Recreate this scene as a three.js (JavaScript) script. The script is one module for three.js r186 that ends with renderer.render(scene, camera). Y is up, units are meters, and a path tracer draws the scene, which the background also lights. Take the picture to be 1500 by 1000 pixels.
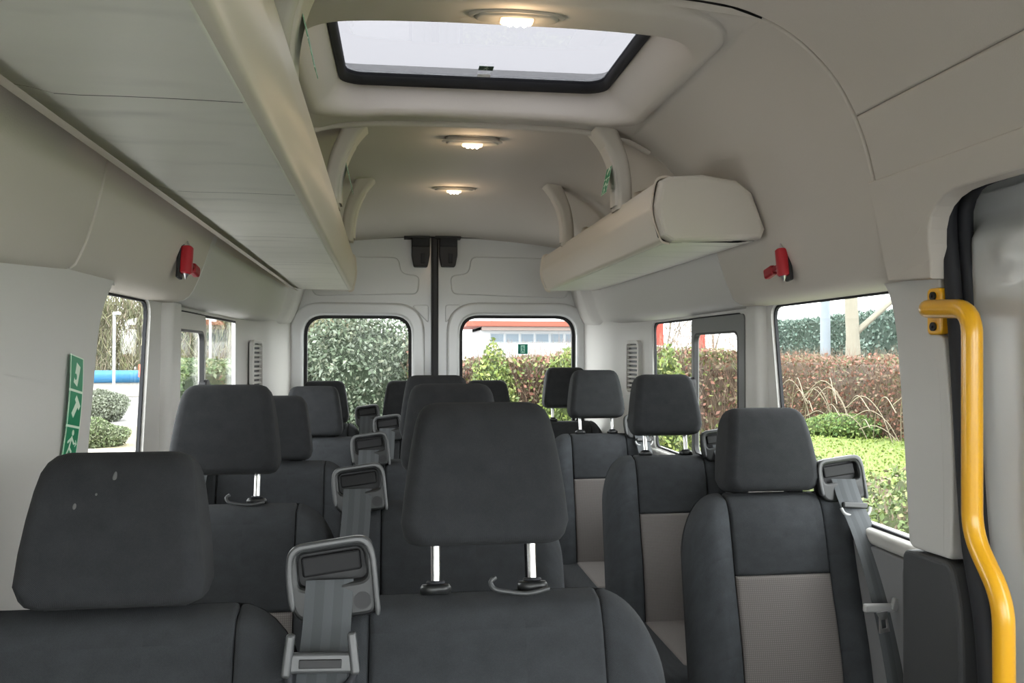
import * as THREE from 'three';
import { mergeGeometries } from 'three/addons/utils/BufferGeometryUtils.js';
import { RoundedBoxGeometry } from 'three/addons/geometries/RoundedBoxGeometry.js';

// ---------- camera, sky, exposure ----------
const scene = new THREE.Scene();
const FPX = 1250, EYE = new THREE.Vector3(0, 1.27, 0);
const YAW = Math.atan(165 / FPX), PITCH = Math.atan(17 / FPX);
const camera = new THREE.PerspectiveCamera(2 * Math.atan(500 / FPX) * 180 / Math.PI, 1.5, 0.05, 300);
const FWD = new THREE.Vector3(Math.sin(YAW) * Math.cos(PITCH), Math.sin(PITCH), -Math.cos(YAW) * Math.cos(PITCH));
camera.position.copy(EYE); camera.lookAt(EYE.clone().add(FWD));
scene.background = new THREE.Color(0.97, 0.985, 1.0); scene.backgroundIntensity = 1.0;
const renderer = new THREE.WebGLRenderer({ antialias: true });
renderer.toneMapping = THREE.LinearToneMapping; renderer.toneMappingExposure = 7.6;
renderer.shadowMap.enabled = true;

// ---------- helpers ----------
const RGT = new THREE.Vector3(Math.cos(YAW), 0, Math.sin(YAW)), UPV = new THREE.Vector3().crossVectors(RGT, FWD);
function at(px, py, pl) {                    // a pixel of the photograph on a plane of the van
  const d = FWD.clone().addScaledVector(RGT, (px - 750) / FPX).addScaledVector(UPV, (500 - py) / FPX);
  const k = 'x' in pl ? 'x' : 'y' in pl ? 'y' : 'z';
  return EYE.clone().addScaledVector(d, (pl[k] - EYE[k]) / d[k]);
}
let seed = 7; const rnd = () => { seed |= 0; seed = seed + 0x6D2B79F5 | 0; let t = Math.imul(seed ^ seed >>> 15, 1 | seed); t = t + Math.imul(t ^ t >>> 7, 61 | t) ^ t; return ((t ^ t >>> 14) >>> 0) / 4294967296; };
const lerp = (a, b, t) => a + (b - a) * t, clamp = (x, a = 0, b = 1) => Math.min(b, Math.max(a, x));
const smooth = (a, b, x) => { const t = clamp((x - a) / (b - a)); return t * t * (3 - 2 * t); };
const V3 = (x, y, z) => new THREE.Vector3(x, y, z);
const taken = {};
function numbered(n) { taken[n] = (taken[n] ?? -1) + 1; return taken[n] ? n + '_' + String(taken[n]).padStart(3, '0') : n; }
function mesh(name, geo, mat, parent) {
  const g = Array.isArray(geo) ? mergeGeometries(geo.map(x => { const y = x.index ? x.toNonIndexed() : x; for (const k of Object.keys(y.attributes)) if (!['position', 'normal', 'uv'].includes(k)) y.deleteAttribute(k); return y; })) : geo;
  const m = new THREE.Mesh(g, mat); m.castShadow = m.receiveShadow = true;
  if (parent) { m.name = name; parent.add(m); } else { m.name = numbered(name); scene.add(m); }
  return m;
}
function tag(o, label, category, group, kind) { o.userData.label = label; if (category) o.userData.category = category; if (group) o.userData.group = group; if (kind) o.userData.kind = kind; return o; }
function thing(name, label, category, group, pos = [0, 0, 0], kind) { const g = new THREE.Group(); g.name = numbered(name); g.position.set(...pos); scene.add(g); return tag(g, label, category, group, kind); }
const struct = (name, geo, mat, label) => tag(mesh(name, geo, mat), label, 'interior', null, 'structure');
const xf = (g, x = 0, y = 0, z = 0, rx = 0, ry = 0, rz = 0) => g.applyMatrix4(new THREE.Matrix4().compose(V3(x, y, z), new THREE.Quaternion().setFromEuler(new THREE.Euler(rx, ry, rz)), V3(1, 1, 1)));
const box = (w, h, d, r = 0.004) => new RoundedBoxGeometry(w, h, d, 2, Math.min(r, w / 2.01, h / 2.01, d / 2.01));
const cyl = (r0, r1, h, n = 20) => new THREE.CylinderGeometry(r0, r1, h, n);
const tubeG = (pts, r, n = 40, k = 10) => new THREE.TubeGeometry(new THREE.CatmullRomCurve3(pts.map(p => p.isVector3 ? p : V3(...p)), false, 'centripetal'), n, r, k);
function polyTube(pts, r, bend, k = 16) {         // straight runs joined by round bends
  const P = pts.map(p => p.isVector3 ? p : V3(...p)), path = new THREE.CurvePath(); let prev = P[0];
  for (let i = 1; i < P.length - 1; i++) {
    const a = P[i].clone().add(P[i - 1].clone().sub(P[i]).setLength(bend[i - 1])), b = P[i].clone().add(P[i + 1].clone().sub(P[i]).setLength(bend[i - 1]));
    path.add(new THREE.LineCurve3(prev, a)); path.add(new THREE.QuadraticBezierCurve3(a, P[i], b)); prev = b;
  }
  path.add(new THREE.LineCurve3(prev, P[P.length - 1]));
  return new THREE.TubeGeometry(path, 90, r, k);
}
function gridGeo(pts, uvs, nu, nv, flip) {
  const g = new THREE.BufferGeometry(), idx = [];
  g.setAttribute('position', new THREE.Float32BufferAttribute(pts, 3)); g.setAttribute('uv', new THREE.Float32BufferAttribute(uvs, 2));
  for (let j = 0; j < nv - 1; j++) for (let i = 0; i < nu - 1; i++) { const a = j * nu + i, b = a + 1, c = a + nu, d = c + 1; if (flip) idx.push(a, c, b, b, c, d); else idx.push(a, b, c, b, d, c); }
  g.setIndex(idx); g.computeVertexNormals(); return g;
}
// a surface patch fn(u, v) whose flagged edges turn away into a groove; thick > 0 gives it a back face
const far_ = (a, b) => Math.abs(a) > Math.abs(b) ? a : b;
function patch(fn, [u0, u1, nu], [v0, v1, nv], { g = [0, 0, 0, 0], gw = 0.012, gd = 0.006, flip = false } = {}) {
  const um = (u0 + u1) / 2, vm = (v0 + v1) / 2; let lu = 0, lv = 0;
  const A = (u, v) => V3(...fn(u, v));
  for (let i = 0; i < 24; i++) { lu += A(lerp(u0, u1, i / 24), vm).distanceTo(A(lerp(u0, u1, (i + 1) / 24), vm)); lv += A(um, lerp(v0, v1, i / 24)).distanceTo(A(um, lerp(v0, v1, (i + 1) / 24))); }
  const samp = (n, L, a, b) => { const s = new Set(); for (let i = 0; i <= n; i++) s.add(i / n); for (const k of [.1, .25, .5, .75, 1]) { if (a) s.add(k * gw / L); if (b) s.add(1 - k * gw / L); } return [...s].filter(x => x >= 0 && x <= 1).sort((x, y) => x - y); };
  const su = samp(nu, lu, g[0], g[1]), sv = samp(nv, lv, g[2], g[3]), pts = [], uvs = [];
  const dip = d => { const t = clamp(1 - d / gw); return gd * (1 - Math.sqrt(1 - t * t)); };
  for (const b of sv) for (const a of su) {
    const u = lerp(u0, u1, a), v = lerp(v0, v1, b), p = A(u, v);
    const eu = (u1 - u0) * 1e-3, ev = (v1 - v0) * 1e-3;
    const ua = clamp(a, .002, .998), va = clamp(b, .002, .998), uu = lerp(u0, u1, ua), vv = lerp(v0, v1, va);
    const n = A(uu + eu, vv).sub(A(uu - eu, vv)).cross(A(uu, vv + ev).sub(A(uu, vv - ev))).normalize(); if (flip) n.negate();
    let d = 0; if (g[0]) d = far_(d, dip(a * lu)); if (g[1]) d = far_(d, dip((1 - a) * lu)); if (g[2]) d = far_(d, dip(b * lv)); if (g[3]) d = far_(d, dip((1 - b) * lv));
    p.addScaledVector(n, -d); pts.push(p.x, p.y, p.z); uvs.push(a * lu, b * lv);
  }
  return gridGeo(pts, uvs, su.length, sv.length, flip);
}
// rounded rectangle rings stacked along y: level = [y, halfX, halfZ, radius, centreX, centreZ]
function ringRR(hx, hz, r, n = 8) {
  const o = []; r = Math.min(r, hx * .999, hz * .999);
  for (const [sx, sz, a0] of [[1, 1, 0], [-1, 1, 90], [-1, -1, 180], [1, -1, 270]]) for (let i = 0; i <= n; i++) { const a = (a0 + 90 * i / n) * Math.PI / 180; o.push([sx * (hx - r) + r * Math.cos(a), sz * (hz - r) + r * Math.sin(a)]); }
  return o;
}
function loftRR(levels, n = 8, caps = true) {
  const rings = levels.map(([y, hx, hz, r, cx = 0, cz = 0]) => ringRR(hx, hz, r, n).map(([x, z]) => [x + cx, y, z + cz]));
  if (caps) { const f = levels[0], l = levels[levels.length - 1]; rings.unshift(rings[0].map(() => [f[4] ?? 0, f[0], f[5] ?? 0])); rings.push(rings[0].map(() => [l[4] ?? 0, l[0], l[5] ?? 0])); }
  return loftRings(rings);
}
function loftRings(rings, flip = false) {
  const m = rings[0].length + 1, pts = [], uvs = [];
  rings.forEach((r, j) => { let L = 0; for (let i = 0; i < m; i++) { const p = r[i % r.length], q = r[(i + m - 2) % r.length]; if (i) L += Math.hypot(p[0] - q[0], p[1] - q[1], p[2] - q[2]); pts.push(...p); uvs.push(L, p[1]); } });
  return gridGeo(pts, uvs, m, rings.length, !flip);
}
function rrShape(x0, y0, x1, y1, r) {
  const s = new THREE.Shape(); const R = Array.isArray(r) ? r : [r, r, r, r];
  s.moveTo(x0 + R[0], y0); s.lineTo(x1 - R[1], y0); s.quadraticCurveTo(x1, y0, x1, y0 + R[1]); s.lineTo(x1, y1 - R[2]); s.quadraticCurveTo(x1, y1, x1 - R[2], y1);
  s.lineTo(x0 + R[3], y1); s.quadraticCurveTo(x0, y1, x0, y1 - R[3]); s.lineTo(x0, y0 + R[0]); s.quadraticCurveTo(x0, y0, x0 + R[0], y0); return s;
}
function roundPoly(P, r) {                   // polygon with rounded corners; each point may carry its own radius
  const s = new THREE.Shape(), n = P.length;
  for (let i = 0; i < n; i++) {
    const p = P[i], a = P[(i + n - 1) % n], b = P[(i + 1) % n], R = p[2] ?? r;
    const t = (q) => { const L = Math.hypot(q[0] - p[0], q[1] - p[1]); const k = Math.min(R, L / 2) / L; return [p[0] + (q[0] - p[0]) * k, p[1] + (q[1] - p[1]) * k]; };
    const A = t(a), B = t(b); i ? s.lineTo(...A) : s.moveTo(...A); s.quadraticCurveTo(p[0], p[1], ...B);
  }
  s.closePath(); return s;
}
const ext = (s, d, bv = 0, seg = 8) => new THREE.ExtrudeGeometry(s, { depth: d, bevelEnabled: bv > 0, bevelSize: bv, bevelThickness: bv, bevelOffset: -bv, bevelSegments: 3, curveSegments: seg });
// a shape drawn as (depth along the van, height), standing on the plane x and growing towards +x by d
const sideExt = (s, x, d, bv = 0) => { const g = ext(s, d, bv); g.applyMatrix4(new THREE.Matrix4().set(0, 0, 1, x, 0, 1, 0, 0, -1, 0, 0, 0, 0, 0, 0, 1)); return g; };

// ---------- materials ----------
function tex(n, fn, srgb, rep) {
  const d = new Uint8Array(n * n * 4);
  for (let y = 0; y < n; y++) for (let x = 0; x < n; x++) { const c = fn(x / n, y / n, x, y), o = (y * n + x) * 4; d[o] = c[0]; d[o + 1] = c[1] ?? c[0]; d[o + 2] = c[2] ?? c[0]; d[o + 3] = 255; }
  const t = new THREE.DataTexture(d, n, n); t.wrapS = t.wrapT = THREE.RepeatWrapping; t.magFilter = THREE.LinearFilter; t.minFilter = THREE.LinearMipmapLinearFilter; t.generateMipmaps = true;
  if (srgb) t.colorSpace = THREE.SRGBColorSpace; t.repeat.set(rep, rep); t.needsUpdate = true; return t;
}
const NT = 64, NZ = new Float32Array(NT * NT).map(() => rnd());
function vn(x, y) { const i = Math.floor(x), j = Math.floor(y), f = x - i, g = y - j, h = (a, b) => NZ[((b % NT) + NT) % NT * NT + ((a % NT) + NT) % NT], s = f * f * (3 - 2 * f), t = g * g * (3 - 2 * g); return lerp(lerp(h(i, j), h(i + 1, j), s), lerp(h(i, j + 1), h(i + 1, j + 1), s), t); }
const fbm = (u, v, k) => vn(u * k, v * k) * .5 + vn(u * k * 2, v * k * 2) * .3 + vn(u * k * 4, v * k * 4) * .2;
const grain = tex(256, (u, v) => [90 + 150 * (vn(u * 64, v * 64) * .5 + rnd() * .5)], false, 9);
const weaveB = tex(256, (u, v, x, y) => [128 + 70 * Math.sin(x * .785) * Math.sin(y * .785) + 50 * (rnd() - .5)], false, 12);
const fabC = tex(256, (u, v) => { const k = .86 + .2 * fbm(u, v, 8) + .12 * (rnd() - .5); return [232 * k, 234 * k, 236 * k].map(x => clamp(x, 0, 255)); }, true, 5);
const waffle = tex(256, (u, v, x, y) => { const a = (x % 16) / 16, b = (y % 16) / 16; const k = (a < .28 || b < .28 ? .84 : 1) * (.9 + .14 * rnd()); return [228 * k, 224 * k, 222 * k]; }, true, 14);
const webT = tex(128, (u, v, x, y) => { const k = (Math.floor(u * 5) % 2 ? .9 : 1) * (.9 + .1 * ((x + y) % 4 > 1 ? 1 : 0)); return [238 * k, 240 * k, 242 * k]; }, true, 1);
const streak = tex(256, (u, v) => { const k = 0.965 + .03 * fbm(u * .25, v, 16) - .16 * Math.pow(clamp(fbm(u * .25 + .5, v * 1.0, 12) - .62, 0, 1) * 3, 2); return [250 * k, 249 * k, 245 * k].map(x => clamp(x, 0, 255)); }, true, 1.3);
const lin = (r, g, b) => new THREE.Color().setRGB(r, g, b);
const std = (c, rough, o = {}) => new THREE.MeshStandardMaterial({ color: c, roughness: rough, side: THREE.DoubleSide, ...o });
const M = {
  head: std(lin(.61, .565, .51), .95, { bumpMap: grain, bumpScale: .0004 }),
  trim: std(lin(.62, .605, .58), .62, { bumpMap: grain, bumpScale: .0002 }),
  trimLow: std(lin(.06, .061, .065), .6, { bumpMap: grain, bumpScale: .0003 }),
  rackB: std(lin(.78, .77, .72), .42, { map: streak }),
  rackF: std(lin(.66, .60, .52), .38),
  cap: std(lin(.55, .515, .455), .6, { bumpMap: grain, bumpScale: .0003 }),
  white: new THREE.MeshPhysicalMaterial({ color: lin(.70, .71, .71), roughness: .35, clearcoat: .7, clearcoatRoughness: .12, side: THREE.DoubleSide }),
  fab: std(lin(.042, .045, .050), .95, { map: fabC, bumpMap: weaveB, bumpScale: .0004 }),
  fabHead: std(lin(.030, .0315, .035), .95, { map: fabC, bumpMap: weaveB, bumpScale: .0004 }),
  fabSide: std(lin(.050, .055, .062), .9, { map: fabC, bumpMap: weaveB, bumpScale: .0004 }),
  insert: std(lin(.28, .265, .26), .95, { map: waffle }),
  black: std(lin(.012, .012, .014), .5), rubber: std(lin(.018, .019, .024), .7),
  plastic: std(lin(.020, .021, .022), .36), plasticRim: std(lin(.075, .077, .08), .28),
  greyPl: std(lin(.40, .40, .40), .4), chrome: std(lin(.80, .80, .80), .18, { metalness: 1 }), steel: std(lin(.75, .75, .76), .3, { metalness: 1 }),
  web: std(lin(.10, .107, .115), .7, { map: webT }),
  glass: new THREE.MeshPhysicalMaterial({ color: lin(.97, .985, .975), roughness: 0, transmission: 1, thickness: 0, ior: 1.12, side: THREE.DoubleSide }),
  tint: new THREE.MeshPhysicalMaterial({ color: lin(.335, .335, .345), roughness: 0, transmission: 1, thickness: 0, ior: 1.12, side: THREE.DoubleSide }),
  yellow: new THREE.MeshPhysicalMaterial({ color: lin(.93, .47, .015), roughness: .3, clearcoat: .6, clearcoatRoughness: .15 }),
  red: std(lin(.42, .015, .025), .4), redDark: std(lin(.30, .012, .02), .45), floor: std(lin(.05, .05, .055), .8), vinyl: std(lin(.03, .03, .033), .7),
  lampHouse: std(lin(.42, .40, .36), .5),
  lampGlow: std(lin(.9, .8, .6), .4, { emissive: lin(1, .62, .30), emissiveIntensity: .55 }), bulb: std(lin(1, .9, .8), .4, { emissive: lin(1, .78, .5), emissiveIntensity: 4 }),
};

// ---------- the shell of the van ----------
const CX = 0.205;                                  // middle of the van
const S = (s, w) => CX + s * w;
const profP = [[0, 1.924], [.15, 1.923], [.30, 1.917], [.42, 1.902], [.52, 1.858], [.60, 1.785], [.655, 1.70], [.69, 1.62], [.715, 1.54], [.735, 1.48], [.75, 1.445], [.765, 1.42], [.79, 1.408], [.86, 1.402]];
const profC = new THREE.CatmullRomCurve3(profP.map(([w, y]) => V3(w, y, 0)), false, 'centripetal'); profC.arcLengthDivisions = 400;
const prof = u => profC.getPointAt(clamp(u));
const uAtY = y => { let a = 0, b = 1; for (let i = 0; i < 40; i++) { const m = (a + b) / 2; if (prof(m).y > y) a = m; else b = m; } return a; };
const uAtW = w => { let a = 0, b = 1; for (let i = 0; i < 40; i++) { const m = (a + b) / 2; if (prof(m).x < w) a = m; else b = m; } return a; };
const archY = w => prof(uAtW(Math.abs(w))).y;
const uRack = uAtY(1.565), uShoulder = uAtY(1.715), U46 = uAtW(.46);
const Z1 = 1.50, Z2 = 2.42, ZR = 4.30;              // seams of the lining, and the rear doors (metres behind the camera's place, towards the rear)
const zMid = u => Z1 + .07 * smooth(uShoulder - .1, 1, u);
// lining, one full arch in three lengths
const rearRoll = (y, z, w) => { const k = Math.pow(smooth(3.3, 4.32, z), 1.2); return lerp(y, 1.85 - .03 * Math.pow(w / .5, 2), k * smooth(.70, .60, w)); };
for (const s of [1, -1]) {
  const side = s > 0 ? 'right' : 'left';
  const sw = (u, z) => { const p = prof(u); return [S(s, p.x), p.y, -z]; };
  for (const [nm, zz] of [['front', u => zMid(u)], ['rear', u => Z2 - .04 * smooth(uRack - .05, uRack, u)]]) struct('seam_backing', patch((u, v) => { const p = prof(u), z = zz(u) + (v - .5) * .05, q = prof(Math.min(1, u + .002)), o = prof(Math.max(0, u - .002)), n = V3(-(q.y - o.y), q.x - o.x, 0).normalize(); return [S(s, p.x + n.x * .009), p.y + n.y * .009, -z]; }, [0, .97, 50], [0, 1, 2]), M.black, 'dark ' + nm + ' joint behind the lining panels, ' + side + ' side');
  // middle length
  struct('lining_' + (s > 0 ? 'right' : 'left'), patch((u, v) => sw(u, lerp(zMid(u), Z2 - .04 * smooth(uRack - .05, uRack, u), v)), [U46, 1, 40], [0, 1, 10], { g: [0, 0, 1, 1], gw: .006, gd: -.007, flip: s < 0 }), M.head, 'grey cove lining panel between the skylight and the ' + side + ' windows');
  // rear length: upper cove, lower box
  struct('lining_' + side, patch((u, v) => { const z = lerp(Z2, ZR + .03, v), p = sw(u, z); p[1] = rearRoll(p[1], z, Math.abs(p[0] - CX)); return p; }, [0, uRack, 40], [0, 1, 24], { g: [0, 0, 1, 0], gw: .006, gd: -.007, flip: s < 0 }), M.head, 'rear headliner curving down to the rear doors');
  struct('trim_' + (s > 0 ? 1 : 2), patch((u, v) => sw(u, lerp(Z2 - .04, 4.02, v)), [uRack - .02, 1, 26], [0, 1, 8], { g: [0, 0, 1, 0], gw: .006, gd: -.007, flip: s < 0 }), M.trim, 'plain upper trim box above the rear ' + side + ' window');
  // front length: ceiling and header
  struct('lining_' + side, patch((u, v) => sw(u, lerp(-1.5, zMid(u) - .0035, v)), [0, uShoulder, 30], [0, 1, 8], { g: [0, 1, 0, 1], gw: .006, gd: -.007, flip: s < 0 }), M.head, 'front headliner ahead of the skylight');
  struct('trim_' + (s > 0 ? 3 : 4), patch((u, v) => { const z = lerp(-1.5, zMid(u) - .0035, v), p = sw(u, z); return s < 0 ? [p[0] + .012 * smooth(.5, 1, u) * smooth(1.45, 1.1, z), p[1] - .03 * smooth(uRack, 1, u) * smooth(1.5, 1.1, z), p[2]] : p; }, [uShoulder, s > 0 ? uAtY(1.545) : 1, 24], [0, 1, 10], { g: [1, s > 0 ? 0 : 0, 0, 1], gw: .006, gd: -.007, flip: s < 0 }), M.head, s > 0 ? 'header panel above the sliding door' : 'large upper trim panel above the wide pillar');
}
// skylight bay: lining with an opening, sloping reveal, black frame and glass
{
  const dense = q => { const o = []; q.forEach((p, i) => { o.push(p); if (i % 13 === 12) { const b = q[(i + 1) % q.length]; for (let k = 1; k < 16; k++) o.push([lerp(p[0], b[0], k / 16), lerp(p[1], b[1], k / 16)]); } }); return o; };
  const N = 12, rect = (hw, zf, zr, r, yf) => dense(ringRR(hw, (zr - zf) / 2, r, N)).map(([x, z]) => { const Z = (zf + zr) / 2 + z; return [CX + x, yf(x, Z), -Z]; });
  const rings = [rect(.46, Z1, Z2, .001, archY), rect(.445, Z1 + .03, Z2 - .075, .13, (x) => archY(x) + .001), rect(.438, Z1 + .04, Z2 - .09, .125, (x) => archY(x) - .010), rect(.425, Z1 + .06, Z2 - .105, .12, (x) => archY(x) - .012), rect(.415, 1.655, Z2 - .115, .11, (x) => archY(x) - .010), rect(.405, 1.668, Z2 - .122, .11, x => archY(x) + .004), rect(.385, 1.68, Z2 - .108, .09, x => archY(x) * .5 + .5 * 1.97), rect(.365, 1.70, Z2 - .09, .06, () => 2.0)];
  struct('ceiling', [loftRings(rings, true)], M.head, 'headliner bay with a sloping reveal around the skylight');
  struct('trim_14', tubeG(Array.from({ length: 17 }, (_, i) => { const w = -.52 + i * .065; return V3(CX + w, archY(w) - .003, -Z2 + .004); }), .011, 60, 10), M.head, 'raised edge of the headliner bay behind the skylight');
  const w = tag(new THREE.Group(), 'roof skylight in a black frame above the front rows', 'skylight', null, 'structure'); w.name = 'window_1'; scene.add(w);
  mesh('frame', loftRings([rect(.366, 1.69, Z2 - .089, .06, () => 2.0), rect(.363, 1.695, Z2 - .092, .055, () => 1.994), rect(.347, 1.73, Z2 - .118, .045, () => 1.998), rect(.345, 1.732, Z2 - .12, .045, () => 2.02)], true), M.rubber, w);
  const gp = rrShape(-.37, 1.68, .37, Z2 - .08, .05), gg = ext(gp, .005); gg.rotateX(-Math.PI / 2); mesh('pane', xf(gg, CX, 2.012, 0), M.tint, w);
}
// outer body: roof, sides, front, so that daylight comes only through the openings
{
  const roof = rrShape(-.90, -1.62, .90, 4.36, .05); roof.holes.push(rrShape(-.375, 1.67, .375, Z2 - .07, .05));
  const rg = ext(roof, .04); rg.rotateX(-Math.PI / 2);
  struct('roof', xf(rg, CX, 2.018, 0), M.white, 'white sheet metal roof above the headliner');
  const hole = (s, q) => s.holes.push(q);
  const L = rrShape(-1.62, -.05, 4.4, 2.03, .02); hole(L, rrShape(1.42, .80, 3.66, 1.425, .05)); hole(L, rrShape(-1.2, .85, -.1, 1.55, .1));
  const Rr = rrShape(-1.62, -.05, 4.4, 2.03, .02); hole(Rr, rrShape(1.44, .80, 3.66, 1.425, .05)); hole(Rr, rrShape(.15, .80, 1.0, 1.46, .1)); hole(Rr, rrShape(-1.2, .85, -.1, 1.55, .1));
  struct('wall_left', sideExt(L, S(-1, .895), .02), M.white, 'white sheet metal body side, driver side');
  struct('wall_right', sideExt(Rr, S(1, .875), .02), M.white, 'white sheet metal body side with sliding door opening');
  const fr = rrShape(-.92, -.05, .92, 2.03, .02); fr.holes.push(rrShape(-.78, .85, .78, 1.78, .12));
  struct('wall_front', xf(ext(fr, .04), CX, 0, 1.58), M.trim, 'front bulkhead around the windscreen');
  tag(mesh('window_2', xf(ext(rrShape(-.8, .83, .8, 1.8, .12), .005), CX, 0, 1.6), M.glass), 'windscreen glass', 'window', null, 'structure');
  tag(mesh('window_3', sideExt(rrShape(-1.22, .83, -.08, 1.57, .1), S(-1, .885), .005), M.glass), 'driver door window glass', 'window', null, 'structure');
  tag(mesh('window_4', sideExt(rrShape(-1.22, .83, -.08, 1.57, .1), S(1, .88), .005), M.glass), 'passenger door window glass', 'window', null, 'structure');
  const fg = box(1.86, .06, 6.05, .01); struct('floor', xf(fg, CX, -.03, -1.4), M.floor, 'dark vinyl van floor');
}
// inner side walls with window openings
M.barGrey = std(lin(.17, .17, .17), .5);
const XL = S(-1, .83), XR = S(1, .83);
{
  const wl = rrShape(-.1, 0, 4.0, 1.43, .01);
  const P = (px, py, x) => { const p = at(px, py, { x }); return [-p.z, p.y]; };
  const grow = (poly, k) => { const cx = poly.reduce((a, p) => a + p[0], 0) / poly.length, cy = poly.reduce((a, p) => a + p[1], 0) / poly.length; return poly.map(p => [p[0] + Math.sign(p[0] - cx) * k, p[1] + Math.sign(p[1] - cy) * k]); };
  const tr1 = P(222, 448, XL), a = P(263, 472, XL), b = P(353, 474, XL), c1 = P(1128, 448, XR), c2 = P(1142, 600, XR), d = P(1088, 470, XR), e = P(955, 474, XR);
  const polyL1 = [[1.5, .885], [P(205, 690, XL)[0], .885], [tr1[0], 1.405], [1.5, 1.405]], polyL2 = [[a[0] - .02, .885], [b[0] - .03, .885], [b[0], 1.395], [a[0], 1.395]];
  const polyR1 = [[1.5, .88], [c2[0] - .03, .885], [c1[0], 1.405], [1.5, 1.405]], polyR2 = [[d[0] - .03, .885], [e[0] - .03, .885], [e[0], 1.395], [d[0], 1.395]];
  wl.holes.push(roundPoly(polyL1, .05)); wl.holes.push(roundPoly(polyL2, .035));
  struct('wall_left', sideExt(wl, XL - .008, .008), M.trim, 'pale grey inner side wall around the two windows by the seat pairs');
  const wr = rrShape(1.40, 0, 4.0, 1.43, .01);
  wr.holes.push(roundPoly(polyR1, .045)); wr.holes.push(roundPoly(polyR2, .035));
  struct('wall_right', sideExt(wr, XR, .008), M.trim, 'pale grey inner side wall around the two windows by the single seats');
  // glazing
  const win = (n, label, s, poly, z2, bar) => {
    const g = tag(new THREE.Group(), label, 'window', null, 'structure'); g.name = 'window_' + n; scene.add(g);
    const x = s > 0 ? XR + .016 : XL - .020;
    mesh('pane', sideExt(roundPoly(grow(poly, .015), .05), x, .004), M.glass, g);
    const fr = roundPoly(grow(poly, .016), .05); fr.holes.push(roundPoly(grow(poly, -.007), .04));
    mesh('seal', sideExt(fr, s > 0 ? XR + .008 : XL - .016, .008), M.rubber, g);
    if (bar) {                                    // sliding half with its own frame
      const X = s > 0 ? XR - .002 : XL - .012, f2 = rrShape(z2, .89, bar, 1.39, .02); f2.holes.push(rrShape(z2 + .05, .92, bar - .03, 1.335, .035));
      mesh('sliding_frame', sideExt(f2, X, .014, .002), s > 0 ? M.barGrey : M.trim, g);
      const f3 = rrShape(z2 + .046, .915, bar - .026, 1.34, .035); f3.holes.push(rrShape(z2 + .053, .922, bar - .034, 1.333, .03));
      mesh('gasket', sideExt(f3, X - (s > 0 ? .003 : -.003), .014), M.black, g);
      const L1 = mesh('latch', [xf(sideExt(rrShape(-.032, -.05, .032, .05, .03), 0, .018, .004), X - s * .012 - .008, 1.135, -(bar - .01)), xf(box(.03, .05, .018, .006), X - s * .028, 1.135, -(bar - .01))], M.black, g);
      mesh('latch_grip', xf(box(.012, .06, .012, .005), X - s * .045, 1.135, -(bar - .01)), M.plasticRim, L1);
    }
  };
  win(5, 'front side window above the wide pillar sticker, seat pair side', -1, polyL1, 0, 0);
  win(6, 'rear side window with sliding half, seat pair side', -1, polyL2, 2.46, 2.87);
  win(7, 'front side window by the yellow handrail', 1, polyR1, 0, 0);
  win(8, 'rear side window with sliding half and black latch', 1, polyR2, 2.46, 2.93);
  // posts between the windows
  for (const s of [1, -1]) {
    const X = s > 0 ? XR : XL, a0 = s > 0 ? [2.30, 2.43] : [2.35, 2.50];
    const lv = y => { const t = (y - .3) / 1.1; return [y, .03, (a0[1] - a0[0]) / 2 - .012 + .012 * (1 - t), .028, X + s * .004, -(a0[0] + a0[1]) / 2 + .05 * (1 - t)]; };
    struct('pillar_' + (s > 0 ? 'right' : 'left'), loftRR([.3, .7, 1.0, 1.25, 1.36, 1.408].map(lv), 6), M.trim, 'grey window post trim between the two windows, ' + (s > 0 ? 'single seat side' : 'seat pair side'));
    // sill ledge below windows
    struct('sill_' + (s > 0 ? 'right' : 'left'), xf(box(.07, .034, 2.5, .012), X + s * .022, .866, -2.75), M.trim, 'grey ledge under the side windows');
    // corner panels beside the rear doors, in plan from window to door jamb
    const plan = new THREE.CatmullRomCurve3([V3(.833, 0, 3.41), V3(.825, 0, 3.52), V3(.80, 0, 3.75), V3(.775, 0, 3.86), V3(.765, 0, 4.0), V3(.745, 0, 4.2), V3(.72, 0, 4.33)]);
    struct('corner_' + (s > 0 ? 'right' : 'left'), patch((u, v) => { const p = plan.getPointAt(u); return [S(s, p.x + .0 * v), lerp(1.45, .3, v), -p.z]; }, [0, 1, 40], [0, 1, 14], { flip: s < 0 }), M.trim, 'moulded corner trim with an air vent beside the rear door, ' + (s > 0 ? 'single seat side' : 'seat pair side'));
    struct('trim_' + (s > 0 ? 5 : 6), patch((u, v) => { const z = lerp(3.98, 4.33, v), k = smooth(3.98, 4.3, z); const p = prof(lerp(uRack - .02, .98, u)); return [S(s, p.x - .035 * smooth(0, .15, k)), p.y + .0, -z]; }, [0, 1, 16], [0, 1, 12], { g: [0, 0, 1, 0], gw: .006, gd: -.007, flip: s < 0 }), M.trim, 'upper corner trim above the air vent');
    const vt = thing('air_vent', 'narrow slatted air vent in the corner trim, ' + (s > 0 ? 'single seat side' : 'seat pair side'), 'vent', 'side air vents', [S(s, s > 0 ? .812 : .800), 1.205, s > 0 ? -3.62 : -3.66]);
    vt.rotation.y = s * .12;
    const fr = rrShape(-.075, -.12, .075, .12, .03); fr.holes.push(rrShape(-.06, -.105, .06, .105, .02));
    mesh('frame', xf(sideExt(fr, 0, .012, .003), s > 0 ? -.012 : 0, 0, 0), M.trim, vt);
    mesh('backing', sideExt(rrShape(-.062, -.107, .062, .107, .02), s > 0 ? .0 : -.004, .004), M.black, vt);
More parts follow.
